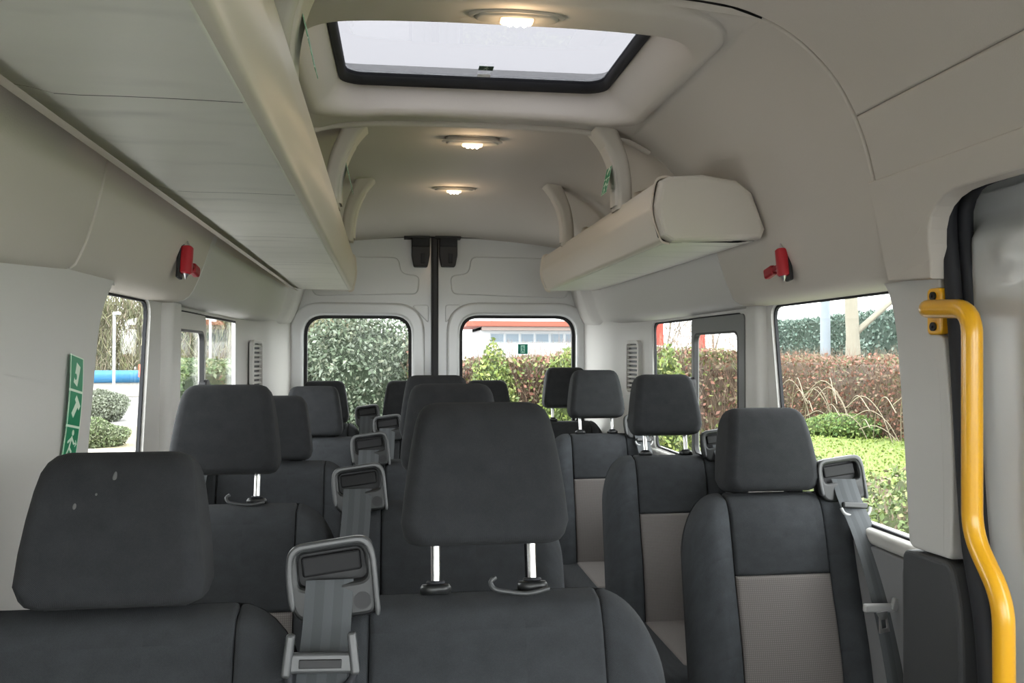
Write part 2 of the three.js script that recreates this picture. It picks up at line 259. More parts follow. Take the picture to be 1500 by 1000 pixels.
    for (let i = 0; i < 11; i++) mesh('slat', xf(box(.012, .007, .12, .002), -s * .004, -.095 + i * .019, 0, 0, 0, s * .5), M.trim, vt);
  }
}
// wide pillar trim on the seat pair side
{
  const X = S(-1, .785);
  const sh = roundPoly([[-.2, .02], [1.60, .02], [1.635, .9, .3], [1.70, 1.22, .3], [1.735, 1.35, .12], [1.82, 1.418, .02], [-.2, 1.418]], .01);
  struct('pillar_left', sideExt(sh, X - .10, .10, .012), M.trim, 'wide pale pillar trim with a green sticker');
}
// pillar, seal and sliding door on the single seat side
{
  const X = S(1, .785), q = (px, py, r) => { const p = at(px, py, { x: X }); return [-p.z, p.y, r ?? .02]; };
  const up = roundPoly([q(1335, 800), q(1325, 600, .3), q(1312, 440, .1), q(1288, 402, .02), q(1335, 392, .01), q(1380, 392, .02), q(1385, 500, .2), q(1402, 700, .2), q(1404, 822)], .01);
  struct('pillar_right', sideExt(up, X, .07, .006), M.trim, 'pale grey pillar trim carrying the yellow handrail');
  const strip = roundPoly([q(1366, 490, .01), q(1366, 508, .02), q(1384, 535, .05), q(1392, 700, .3), q(1391, 815), q(1404, 820), q(1407, 650, .3), q(1392, 490, .02)], .01);
  struct('trim_7', sideExt(strip, X - .010, .012, .004), M.trim, 'raised pale strip on the pillar below the handrail bracket');
  const low = roundPoly([q(1332, 802), q(1404, 824), q(1420, 900, .1), q(1422, 1200), q(1332, 1200)], .008);
  struct('trim_8', sideExt(low, X - .008, .08, .008), M.trimLow, 'dark lower pillar trim beside the front single seat');
  const lowIn = roundPoly([[1.5, .86, .04], [1.5, .05], [4.0, .05], [4.0, .80, .02], [1.62, .80, .05]], .02);
  struct('trim_9', sideExt(rrShape(1.53, .04, 3.9, .848, .03), XR - .010, .012, .004), std(lin(.28, .28, .29), .6), 'grey side panel below the window ledge');
  struct('trim_10', sideExt(rrShape(1.48, .04, 1.62, .85, .03), XR - .018, .02, .006), std(lin(.16, .16, .165), .6), 'dark grey panel end beside the pillar');
  // header corner above the door, seal round the opening
  const hc = new THREE.Shape(); hc.moveTo(1.568, 1.412); hc.lineTo(1.545, 1.60); hc.lineTo(.0, 1.60); hc.lineTo(0, 1.545); hc.lineTo(1.28, 1.545); hc.quadraticCurveTo(1.425, 1.545, 1.43, 1.405); hc.closePath();
  const hg = patch((u, v) => [0, 0, 0], [0, 1, 1], [0, 1, 1]); hg.dispose();
  const hx = sideExt(hc, 0, .03, .004); { const p = hx.attributes.position; for (let i = 0; i < p.count; i++) { const y = p.getY(i); p.setX(i, p.getX(i) + S(1, lerp(.752, .69, clamp((y - 1.43) / .19)))); } hx.computeVertexNormals(); }
  struct('trim_11', hx, M.head, 'rounded header corner above the sliding door');
  const sealPts = [[1500, 222], [1450, 240], [1402, 262], [1386, 292], [1384, 330], [1389, 400], [1398, 520], [1408, 700], [1416, 800], [1432, 900], [1440, 1000], [1442, 1150]].map(([a, b]) => at(a + 6, b + 4, { x: .99 }));
  sealPts.unshift(V3(.99, 1.545, -.2));
  struct('door_seal', [tubeG(sealPts, .014, 90, 10), tubeG(sealPts.map((p, i) => V3(p.x + .03, p.y - .003, p.z + .002)), .014, 90, 10)], M.rubber, 'black rubber seal round the sliding door opening');
  // the door: white pressed panel with deep contours
  const dx = (z, y) => {
    let x = 1.052; const e = (a, b, t) => smooth(a, b, t);
    x -= .035 * e(1.46, 1.40, z) * e(1.53, 1.47, y) * (1 - e(1.27, 1.18, z) * e(1.47, 1.36, y));
    x += .02 * e(1.20, 1.08, z) * e(1.44, 1.30, y); x -= .03 * Math.exp(-Math.pow((z - 1.225) / .03, 2)) * e(1.4, 1.3, y);
    x -= .012 * Math.exp(-(Math.pow((z - 1.31) / .035, 2) + Math.pow((y - 1.44) / .03, 2)));
    return x;
  };
  const inWin = (z, y) => z < 1.0 && z > .15 && y > .8 && y < 1.46;
  struct('door_1', [patch((u, v) => { const z = lerp(1.0, 1.465, u), y = lerp(0, 1.56, v); return [dx(z, y), y, -z]; }, [0, 1, 90], [0, 1, 150], {}), patch((u, v) => { const z = lerp(.0, 1.0, u), y = lerp(0, .8, v); return [dx(1, y), y, -z]; }, [0, 1, 4], [0, 1, 30]), patch((u, v) => { const z = lerp(.0, 1.0, u), y = lerp(1.46, 1.58, v); return [dx(1, y), y, -z]; }, [0, 1, 4], [0, 1, 20])], M.white, 'white painted inside of the sliding door with pressed contours');
  tag(mesh('window_9', sideExt(rrShape(.1, .75, 1.05, 1.5, .1), 1.087, .004), M.glass), 'glass of the sliding door', 'window', null, 'structure');
}
// rear doors
{
  const Z = -ZR, gapX = at(637, 450, { z: Z }).x;
  const P = (px, py) => { const p = at(px, py, { z: Z }); return [p.x, p.y]; };
  const seal = std(lin(.012, .012, .013), .6);
  for (const s of [-1, 1]) {
    const g = tag(new THREE.Group(), s < 0 ? 'white rear door on the seat pair side' : 'white rear door with an exit sticker on its glass', 'door', null, 'structure'); g.name = 'door_' + (s < 0 ? 2 : 3); scene.add(g);
    const x0 = gapX + s * .012, x1 = gapX + s * .84;
    const [a, t] = P(s < 0 ? 448 : 676, 465), b = P(s < 0 ? 600 : 840, 465)[0];
    const wy0 = .72, sh = rrShape(Math.min(x0, x1), 0, Math.max(x0, x1), 1.90, .01);
    sh.holes.push(rrShape(a - .01, wy0 - .01, b + .01, t + .012, .10));
    mesh('panel', xf(ext(sh, .05), 0, 0, Z - .05), M.white, g);
    // pressed rim round the glass
    const rim = rrShape(a - .075, wy0 - .07, b + .075, t + .075, .155); rim.holes.push(rrShape(a - .012, wy0 - .01, b + .012, t + .014, .10));
    mesh('rim', xf(ext(rim, .014, .012), 0, 0, Z - .002), M.white, g);
    const sl = rrShape(a - .013, wy0 - .012, b + .013, t + .015, .10); sl.holes.push(rrShape(a + .006, wy0 + .006, b - .006, t - .003, .085));
    mesh('seal', xf(ext(sl, .02), 0, 0, Z - .03), seal, g);
    mesh('pane', xf(ext(rrShape(a - .01, wy0 - .01, b + .01, t + .01, .1), .004), 0, 0, Z - .034), M.glass, g);
    // pressed upper panel with a stepped corner
    const m = (px, py) => P(px, py);
    const em = s < 0 ? roundPoly([m(460, 433), m(612, 431), m(615, 404, .02), m(588, 400), m(584, 377), m(440, 374)], .03) : roundPoly([m(662, 431), m(830, 437), m(840, 379), m(690, 376), m(686, 400), m(659, 404)], .03);
    mesh('pressed_panel', xf(ext(em, .004, .006), 0, 0, Z - .002), M.white, g);
    const e2 = s < 0 ? roundPoly([m(603, 447), m(628, 446), m(628, 474)], .02) : roundPoly([m(652, 446), m(676, 446), m(652, 474)], .02);
    mesh('pressed_corner', xf(ext(e2, .002, .004), 0, 0, Z - .002), M.white, g);
    for (const y of s < 0 ? [480, 522, 572] : [456, 522]) mesh('bump_stop', xf(box(.014, .035, .012, .005), P(s < 0 ? 431 : (y < 500 ? 842 : 856), y)[0], P(0, y)[1], Z + .006), M.white, g);
    // hinge check at the top
    const l = P(s < 0 ? 616 : 656, 370);
    const ch = thing('door_latch', s < 0 ? 'black latch housing at the top of the rear door, seat pair side of the gap' : 'black latch housing at the top of the rear door, single seat side of the gap', 'latch', 'rear door latches', [l[0], l[1], Z]);
    mesh('housing', xf(ext(roundPoly([[-.045, .065], [.045, .065], [.045, -.02], [.034, -.075], [-.034, -.075], [-.045, -.02]], .008), .05, .004), 0, 0, .005), M.black, ch);
    mesh('cover', xf(box(.088, .045, .06, .006), 0, .045, .035), M.rubber, ch);
    mesh('flange', xf(box(.13, .012, .07, .004), s * .008 - .01, .07, .03), M.black, ch);
    mesh('lever', xf(box(.02, .05, .015, .004), .01, -.035, .058), M.rubber, ch);
  }
  struct('trim_12', [xf(box(.034, 1.9, .03, .01), gapX, .92, Z + .012), xf(box(.010, 1.9, .02, .004), gapX - .014, .92, Z + .022)], M.black, 'black rubber strip in the gap between the rear doors');
  struct('trim_13', tubeG([[-.45, 1.815, Z + .03], [-.2, 1.842, Z + .03], [.2, 1.852, Z + .03], [.6, 1.845, Z + .03], [.9, 1.815, Z + .03]], .006, 40, 8), M.rubber, 'black seal along the top of the rear doors');
  struct('wall_back', [xf(box(1.78, .2, .04), CX, 1.95, Z - .03), xf(box(.12, 2.1, .04), S(-1, .83), .99, Z - .03), xf(box(.12, 2.1, .04), S(1, .83), .99, Z - .03)], M.white, 'white sheet metal frame round the rear doors');
}

// ---------- luggage racks ----------
function rack(s, z0, z1, label, seams, skew) {
  const g = thing('luggage_rack', label, 'luggage rack', null, [0, 0, 0]);
  const in_ = s < 0 ? .388 : .45, bk = s < 0 ? .5 : .8, xs = (w, z) => S(s, w) + skew * (z - 2.2);
  const fas = [[in_ + .012, 1.548], [in_ - .004, 1.551], [in_ - .014 * bk, 1.565], [in_ - .030 * bk, 1.60], [in_ - .036 * bk, 1.632], [in_ - .035 * bk, 1.642], [in_ - .026 * bk, 1.69], [in_ - .018 * bk, 1.70], [in_ + .004, 1.704], [in_ + .02, 1.70]];
  const fc = new THREE.CatmullRomCurve3(fas.map(([w, y]) => V3(w, y, 0)), false, 'centripetal');
  mesh('fascia', patch((u, v) => { const p = fc.getPointAt(u), z = lerp(z0, z1, v); return [xs(p.x, z), p.y, -z]; }, [0, 1, 44], [0, 1, 14], { g: [0, 0, 1, 1], gw: .012, gd: .008, flip: s > 0 }), M.rackF, g);
  const out = s < 0 ? .645 : .70;
  for (let i = 0; i < seams.length - 1; i++) mesh('base_panel', patch((u, v) => { const z = lerp(seams[i] + .0012, seams[i + 1] - .0012, v); return [xs(lerp(in_ + .008, out, u), z), 1.5465 + .012 * smooth(.75, 1, u) + .002 * Math.sin(u * 3), -z]; }, [0, 1, 10], [0, 1, 6], { g: [1, 0, 0, 0], gw: .004, gd: -.003, flip: s < 0 }), M.rackB, g);
  mesh('joint_backing', patch((u, v) => { const z = lerp(Math.max(z0, -.3), z1, v); return [xs(lerp(in_ + .01, out - .045, u), z), 1.5525, -z]; }, [0, 1, 2], [0, 1, 2]), M.black, g);
  mesh('tray', [patch((u, v) => { const z = lerp(z0, z1, v); return [xs(lerp(in_ + .02, out - .02, u), z), 1.58, -z]; }, [0, 1, 2], [0, 1, 2]), patch((u, v) => { const z = lerp(z0, z1, v); return [xs(in_ + .02, z), lerp(1.58, 1.70, u), -z]; }, [0, 1, 2], [0, 1, 2])], M.cap, g);
  // end caps follow the section of the tray
  const edge = [[in_ + .012, 1.546], [in_ - .016 * bk, 1.56], [in_ - .031 * bk, 1.60], [in_ - .036 * bk, 1.638], [in_ - .022 * bk, 1.695], [in_ + .004, 1.705], [in_ + .09, 1.712], [out - .075, 1.70], [out - .035, 1.67], [out, 1.58], [out - .01, 1.555]];
  const cs = new THREE.Shape(); edge.forEach(([w, y], i) => i ? cs.lineTo(s * w, y) : cs.moveTo(s * w, y)); cs.closePath();
  for (const [z, d] of [[z0, 1], [z1, -1]]) { if (z < 0) continue; const cg = ext(cs, .03, .012); mesh('end_cap', xf(cg, CX + skew * (z - 2.2), 0, -z + (d > 0 ? -.012 : -.018)), M.cap, g); mesh('edge_seal', xf(ext(cs, .004, 0), CX + skew * (z - 2.2), 0, -z + (d > 0 ? -.022 : .0)).scale(1, 1, 1), M.black, g).visible = true; }
  const lip = s < 0 ? mesh('outer_lip', patch((u, v) => { const z = lerp(z0, z1, v); return [xs(lerp(out - .03, out + .01, u), z), lerp(1.542, 1.56, u), -z]; }, [0, 1, 4], [0, 1, 4], { flip: true }), M.rackF, g) : null;
  return g;
}
rack(-1, -.4, 3.84, 'long overhead luggage rack with a seamed pale base, above the seat pairs', [-.4, .4, .97, 1.53, 2.1, 2.68, 3.25, 3.80], -.018);
rack(1, 2.05, 3.74, 'short overhead luggage rack above the single seats', [2.06, 3.72], 0);
// supports between rack and ceiling
function support(s, z, hw, label, stick, top = 0) {
  const g = thing('rack_support', label, 'support', 'rack supports', [0, 0, 0]);
  const I = s < 0 ? .40 : .445;
  const c = new THREE.CatmullRomCurve3([V3(I - .075, archY(I - .075) + .012, 0), V3(I - .05, archY(I - .06) - .03, .005), V3(I - .022, 1.83, .02), V3(I - .006, 1.77, .035), V3(I + .0, 1.69, .05)]);
  const rings = []; for (let i = 0; i <= 22; i++) {
    const t = i / 22, p = c.getPointAt(t), tg = c.getTangentAt(t), n = V3(tg.y, -tg.x, 0).normalize(), k = 1 + .55 * Math.pow(1 - t, 5);
    rings.push(ringRR(hw * (1 + .2 * Math.pow(1 - t, 4)), .022 * k, .014, 4).map(([a, b]) => [S(s, p.x + n.x * b), p.y + n.y * b, -(z + p.z) - a]));
  }
  mesh('strap', loftRings(rings, s > 0), M.cap, g);
  const r2 = []; for (let i = 5; i <= 21; i++) { const t = i / 22, p = c.getPointAt(t), tg = c.getTangentAt(t), n = V3(tg.y, -tg.x, 0).normalize(); r2.push(ringRR(hw * .8, .012, .01, 4).map(([a, b]) => [S(s, p.x - n.x * (-b + (.016)) * -1 * 1), p.y - n.y * (-b + .016) * -1, -(z + p.z) - a])); }
  mesh('grip_insert', loftRings(r2, s > 0), M.head, g);
  return { c, z };
}
support(-1, 1.36, .05, 'broad ceiling support for the long rack beside the skylight', true);
support(-1, 2.47, .045, 'middle ceiling support for the long rack behind the skylight', true);
support(-1, 3.22, .035, 'rear ceiling support for the long rack near the rear doors', false);
support(1, 2.40, .045, 'ceiling support with green sticker over the short rack', true);
support(1, 3.22, .035, 'plain ceiling support at the rear of the short rack', false);
for (const [z, k] of [[2.66, 1], [3.42, .8]]) {
  const g = thing('wall_bracket', z < 3 ? 'padded wall bracket behind the green stickered support over the short rack' : 'smaller padded wall bracket behind the plain support over the short rack', 'bracket', null, [S(1, .60), 1.735, -z]);
  mesh('pad', xf(loftRR([[-.07 * k, .045, .05 * k, .02], [0, .045, .045 * k, .02], [.05 * k, .035, .035 * k, .02], [.065 * k, .02, .02, .015]], 5), 0, 0, 0, 0, 0, .45), M.cap, g);
  mesh('arm', tubeG([[-.02, -.05, .02], [-.06, .02, .06], [-.07, .0, .13], [-.065, -.06, .17]], .02, 20, 8), M.head, g);
}

// ---------- ceiling lamps ----------
function lamp(px, py, w, label) {
  const p = at(px, py, { y: 1.918 });
  const g = thing('ceiling_lamp', label, 'lamp', 'ceiling lamps', [p.x, 1.922 - (py < 100 ? .012 : py < 250 ? .010 : .003), p.z]);
  mesh('housing', xf(loftRR([[-.008, w / 2 - .008, .014, .014], [-.005, w / 2 - .003, .019, .018], [.012, w / 2, .022, .02]], 6)), M.lampHouse, g);
  mesh('bezel', xf(new THREE.TorusGeometry(1, .08, 8, 40), 0, 0, 0, Math.PI / 2, 0, 0).scale(w / 2 + .004, .05, .026), M.cap, g);
  const l = mesh('lens', xf(loftRR([[-.014, w * .17, .010, .004], [-.011, w * .19, .014, .005], [.0, w * .19, .014, .005]], 4)), M.lampGlow, g);
  for (const k of [-1, 0, 1]) mesh('bulb', xf(new THREE.SphereGeometry(.006, 12, 8), k * w * .085, -.0145, 0), M.bulb, l);
  const L = new THREE.PointLight(lin(1, .72, .45), .004, 0, 2); L.position.set(0, -.035, 0); L.castShadow = true; L.shadow.radius = 1; g.add(L);
}
lamp(757, 18, .165, 'lit ceiling lamp at the front edge of the skylight');
lamp(692, 205, .165, 'lit ceiling lamp just behind the skylight');
lamp(665, 277, .155, 'lit ceiling lamp nearest the rear doors');

// ---------- stickers ----------
function sticker(name, label, w, h, draw, pos, rotY, rotX = 0, rotZ = 0, bend) {
  const cv = document.createElement('canvas'); cv.width = Math.round(512 * Math.min(1, w / h)); cv.height = Math.round(512 * Math.min(1, h / w)); const c = cv.getContext('2d'); draw(c, cv.width, cv.height);
  const t = new THREE.CanvasTexture(cv); t.colorSpace = THREE.SRGBColorSpace;
  const g = new THREE.BoxGeometry(w, h, .0012, 1, 16, 1); if (bend) { const p = g.attributes.position; for (let i = 0; i < p.count; i++) p.setZ(i, p.getZ(i) + bend * (1 - Math.pow(p.getY(i) / h * 2, 2))); g.computeVertexNormals(); }
  const m = mesh(name, g, /skylight|window/.test(name) ? new THREE.MeshPhysicalMaterial({ map: t, roughness: .9, transmission: .35, thickness: 0, side: THREE.DoubleSide }) : std(0xffffff, .45, { map: t })); m.position.copy(pos); m.rotation.set(rotX, rotY, rotZ, 'YXZ'); return tag(m, label, 'sticker');
}
const GREEN = '#0c8a5c', PALE = '#dff0dc';
function man(c, x, y, k, flip) { c.save(); c.translate(x, y); c.scale(flip ? -k : k, k); c.fillStyle = PALE; c.strokeStyle = PALE; c.lineWidth = 9; c.lineCap = 'round'; c.beginPath(); c.arc(10, -38, 9, 0, 7); c.fill(); c.beginPath(); c.moveTo(5, -24); c.lineTo(-6, 8); c.lineTo(-24, 34); c.moveTo(-6, 8); c.lineTo(14, 20); c.lineTo(10, 44); c.moveTo(5, -22); c.lineTo(26, -6); c.moveTo(2, -20); c.lineTo(-22, -8); c.stroke(); c.restore(); }
function three(c, W, H) {
  c.fillStyle = PALE; c.fillRect(0, 0, W, H); c.fillStyle = GREEN; for (let i = 0; i < 3; i++) c.fillRect(W * .05, H * (.012 + i / 3), W * .9, H * .31);
  const k = W / 110; man(c, W * .45, H * .84, k); c.strokeStyle = PALE; c.lineWidth = W * .05; c.beginPath(); c.moveTo(W * .62, H * .82); c.lineTo(W * .88, H * .82); c.lineTo(W * .78, H * .79); c.moveTo(W * .88, H * .82); c.lineTo(W * .78, H * .85); c.stroke();
  c.fillStyle = PALE; c.save(); c.translate(W * .5, H * .5); c.rotate(.7); c.fillRect(-W * .1, -H * .11, W * .2, H * .2); c.fillRect(-W * .22, -H * .11, W * .44, H * .06); c.restore();
  c.save(); c.translate(W * .5, H * .17); c.rotate(.35); c.fillRect(-W * .14, -H * .10, W * .3, H * .21); c.restore(); c.fillStyle = GREEN; c.beginPath(); c.arc(W * .4, H * .2, W * .09, 0, 7); c.fill();
}
{
  const X = S(-1, .785), p = at(101, 597, { x: X });
  sticker('exit_sticker', 'tall green emergency instruction sticker with three pictograms on the wide pillar', .062, .185, three, V3(X + .0165, p.y, p.z + .03), Math.PI / 2, .02, -.16, .004);
  for (const [s, z, y, l] of [[1, 2.423, 1.80, 'curved green sticker on the support over the short rack'], [-1, 2.493, 1.80, 'curved green sticker on the support behind the skylight, long rack side'], [-1, 1.40, 1.79, 'pale green sticker on the broad support beside the skylight']])
    sticker('support_sticker', l, .062, .14, three, V3(S(s, (s < 0 ? .40 : .445) - .020 - .026), y, -z), s > 0 ? -Math.PI / 2 : Math.PI / 2, -.22);
  const q = at(712, 100, { y: 2.008 });
  const sg = sticker('skylight_sticker', 'small dark green exit sticker on the skylight glass', .038, .03, (c, W, H) => { c.fillStyle = '#20523a'; c.fillRect(0, 0, W, H); man(c, W * .5, H * .5, H / 130); c.fillStyle = '#20523a'; }, V3(q.x, q.y, q.z), 0, Math.PI / 2);
  const q2 = at(709, 110, { y: 2.008 });
  sticker('paper_label', 'small white label beside the exit sticker on the skylight', .034, .022, (c, W, H) => { c.fillStyle = '#f4f4f6'; c.fillRect(0, 0, W, H); c.fillStyle = '#9a9aa2'; for (let i = 0; i < 3; i++) c.fillRect(W * .1, H * (.3 + i * .2), W * (.3 + .2 * i), H * .05); }, V3(q2.x, q2.y, q2.z - .004), 0, Math.PI / 2);
  const r = at(767, 511, { z: -ZR + .0 });
  sticker('window_sticker', 'green exit sticker on the rear door glass', .05, .05, (c, W, H) => { c.fillStyle = '#2b8f7c'; c.fillRect(0, 0, W, H); c.fillStyle = '#bfe0d5'; c.fillRect(W * .28, H * .1, W * .44, H * .8); c.strokeStyle = '#2b8f7c'; c.lineWidth = W * .07; c.beginPath(); c.moveTo(W * .5, H * .2); c.lineTo(W * .5, H * .55); c.lineTo(W * .35, H * .85); c.moveTo(W * .5, H * .55); c.lineTo(W * .65, H * .85); c.moveTo(W * .35, H * .35); c.lineTo(W * .65, H * .45); c.stroke(); }, V3(r.x, r.y, -ZR - .028), 0);
}

// ---------- emergency hammers ----------
function hammer(pos, s, label) {
  const g = thing('emergency_hammer', label, 'hammer', 'emergency hammers', pos); g.rotation.set(0, s < 0 ? Math.PI / 2 - .1 : -Math.PI / 2 + .1, 0); const k = s < 0 ? 1 : -1;
  const tilt = -k * .16;
  mesh('holder', [xf(box(.026, .092, .010, .004), 0, 0, .003, 0, 0, tilt)], M.black, g);
  const h = mesh('head', xf(loftRR([[-.034, .010, .010, .009], [-.030, .014, .014, .012], [.030, .014, .014, .012], [.034, .010, .010, .009]], 5), 0, 0, .018, 0, 0, tilt), M.red, g);
  for (const e of [-1, 1]) mesh('tip', xf(new THREE.ConeGeometry(.008, .014, 14), -Math.sin(tilt) * e * .041, e * .041, .018, 0, 0, e > 0 ? tilt : Math.PI + tilt), M.steel, h);
  mesh('handle', [xf(box(.04, .012, .014, .004), k * .028, -.012, .018, 0, 0, -k * .25), xf(box(.04, .026, .018, .006), k * .056, -.019, .018, 0, 0, -k * .25)], M.redDark, g);
}
hammer(V3(-.522, 1.492, -2.12).toArray(), -1, 'red emergency hammer on the trim above the seat pair windows');
hammer(V3(.938, 1.490, -1.965).toArray(), 1, 'red emergency hammer on the trim above the single seat window');

// ---------- yellow handrail ----------
{
  const g = thing('handrail', 'yellow tubular handrail beside the sliding door', 'handrail', null, [0, 0, 0]);
  const X = S(1, .785), b = at(1373, 456, { x: X - .01 });
  mesh('bracket', xf(sideExt(rrShape(-.021, -.043, .021, .043, .012), 0, .012, .003), X - .014, b.y, b.z), M.yellow, g);
  for (const e of [-1, 1]) mesh('bolt', [xf(cyl(.008, .008, .006, 16), X - .018, b.y + e * .028, b.z, 0, 0, Math.PI / 2), xf(cyl(.0035, .0035, .004, 6), X - .022, b.y + e * .028, b.z, 0, 0, Math.PI / 2)], M.black, g);
  const xi = X - .05, q = (a, c) => at(a, c, { x: xi });
  mesh('rail', polyTube([V3(X - .008, b.y + .004, b.z), V3(xi + .01, b.y + .004, b.z + .012), q(1424, 452), q(1424, 782), q(1470, 880), q(1471, 1000), q(1471, 1300)], .0165, [.012, .045, .04, .04, .03]), M.yellow, g);
}

// ---------- seats ----------
const LEAN = 12 * Math.PI / 180, TL = Math.tan(LEAN);
function seatGeo(hw, seam, ins, mir) {
  const H = .557, aFlat = .60, R = .15;
  const top = s => { const a = Math.abs(s); return a < aFlat ? H : H - R * (1 - Math.sqrt(Math.max(0, 1 - Math.pow((a - aFlat) / (1 - aFlat), 2)))); };
  const place = (x, y, z) => { const c = Math.cos(LEAN), n = Math.sin(LEAN); return [x, .40 + y * c + z * n, .149 - y * n + z * c]; };
  const su = u => Math.sin(u * Math.PI / 2), us = s => Math.asin(s) * 2 / Math.PI;
  const front = (u, t) => {
    const s = su(u), a = Math.abs(s), rs = Math.pow(Math.max(0, 1 - Math.pow(a, 7)), .42), rt = Math.pow(Math.max(0, 1 - Math.pow(t, 16)), .4);
    const bol = .028 * smooth(seam, Math.min(.92, seam + .2), a) * (1 - .55 * t), cen = .008 * (1 - Math.pow(a / seam, 2)) * (a < seam ? 1 : 0);
    const lum = .012 * Math.exp(-Math.pow((t - .35) / .25, 2));
    return place(s * hw * (1 + .02 * (1 - t)), t * top(s), (.052 + bol + cen + lum) * rs * rt);
  };
  const back = (u, t) => { const s = su(u), a = Math.abs(s), rs = Math.pow(Math.max(0, 1 - Math.pow(a, 7)), .42), rt = Math.pow(Math.max(0, 1 - Math.pow(t, 16)), .4); return place(s * hw * (1 + .02 * (1 - t)), t * top(s), -.05 * rs * rt); };
  const uS = us(seam), o = { g: [1, 1, 1, 1], gw: .010, gd: .007 };
  return {
    place, upper: patch(front, [-uS, uS, 14], [ins, .9999, 20], { ...o, g: [1, 1, 1, 0] }), insert: patch(front, [-uS, uS, 14], [0, ins, 14], { ...o, g: [1, 1, 0, 1] }),
    bl: patch(front, [-.9999, -uS, 16], [0, .9999, 34], { ...o, g: [0, 1, 0, 0] }), br: patch(front, [uS, .9999, 16], [0, .9999, 34], { ...o, g: [1, 0, 0, 0] }), back: patch(back, [-.9999, .9999, 30], [0, .9999, 26], { flip: true }), front
  };
}
const SG = { pair: seatGeo(.245, .63, .60), single: seatGeo(.215, .52, .67), rear: seatGeo(.184, .6, .62) };
const headCush = (() => {
  const lv = [[0, .092, .030, .02], [.004, .103, .040, .026], [.012, .1095, .046, .03], [.03, .1135, .050, .022], [.07, .109, .054, .022], [.11, .1035, .054, .022], [.145, .098, .051, .022], [.168, .0935, .046, .022], [.181, .0885, .039, .022], [.190, .081, .029, .02], [.194, .070, .018, .014]];
  return loftRR(lv.map(([y, a, b, r]) => [y, a, b, r, 0, -.006 * (y / .19)]), 7);
})();
const guideShape = (() => { const s = roundPoly([[-.056, -.048, .03], [.05, -.05, .012], [.056, .03, .018], [.048, .05, .016], [-.048, .05, .018], [-.056, .02, .02]], .015); return s; })();
const guideOuter = (() => { const s = guideShape.clone(); s.holes.push(roundPoly([[-.044, -.004, .012], [.044, -.004, .012], [.042, .038, .012], [-.042, .038, .012]], .012)); return s; })();
function guide(parent, x, y, z, belt, k) {
  const m4 = (g, dz = 0) => { g.applyMatrix4(new THREE.Matrix4().makeRotationFromEuler(new THREE.Euler(-.12, 0, .13))); return xf(g, x, y, z + dz); };
  const b = mesh('belt_guide', m4(ext(guideOuter, .022, .006)), M.plastic, parent);
  mesh('rim', m4((() => { const s = roundPoly([[-.058, -.03, .02], [-.058, .02, .02], [-.05, .052, .018], [.05, .052, .018], [.058, .03, .02], [.055, -.052, .01], [.048, -.052, .005], [.05, .026, .016], [.043, .043, .014], [-.043, .043, .014], [-.05, .02, .02], [-.05, -.03, .01]], .004); return xf(ext(s, .010, .003), 0, 0, .018); })()), M.plasticRim, b);  // paler grey of this rim stands for light caught along the frame edge
  mesh('slot', m4(xf(ext(roundPoly([[-.046, -.006], [.046, -.006], [.044, .04], [-.044, .04]], .01), .004), 0, 0, .004)), M.black, b);
  mesh('slot_flap', m4(xf(box(.076, .026, .008, .004), 0, .021, .016)), std(lin(.012, .012, .014), .7), b);
  mesh('release', m4(xf(cyl(.011, .011, .006, 16), .034, -.03, .026, Math.PI / 2, 0, 0)), M.black, b);
  const st = xf(loftRR([[-.13, .035, .02, .015], [-.04, .045, .018, .014], [.0, .05, .012, .01]], 4), x + k * .0, y, z - .012); mesh('guide_mount', st, M.plastic, b);
}
function webbing(parent, pts, w, mat, yaw = 0) {
  const c = new THREE.CatmullRomCurve3(pts.map(p => V3(...p)));
  mesh('belt', [patch((u, v) => { const p = c.getPointAt(v); return [p.x + (u - .5) * w * Math.cos(yaw), p.y, p.z + (u - .5) * w * Math.sin(yaw) + .002 * Math.cos((u - .5) * 3)]; }, [0, 1, 6], [0, 1, 30], { flip: true }), patch((u, v) => { const p = c.getPointAt(v); return [p.x + (u - .5) * w * Math.cos(yaw), p.y, p.z + (u - .5) * w * Math.sin(yaw) - .0015]; }, [0, 1, 6], [0, 1, 30], {})].map(g => { const a = g.attributes.uv; for (let i = 0; i < a.count; i++) a.setX(i, a.getX(i) / w); return g; }), mat, parent);
}
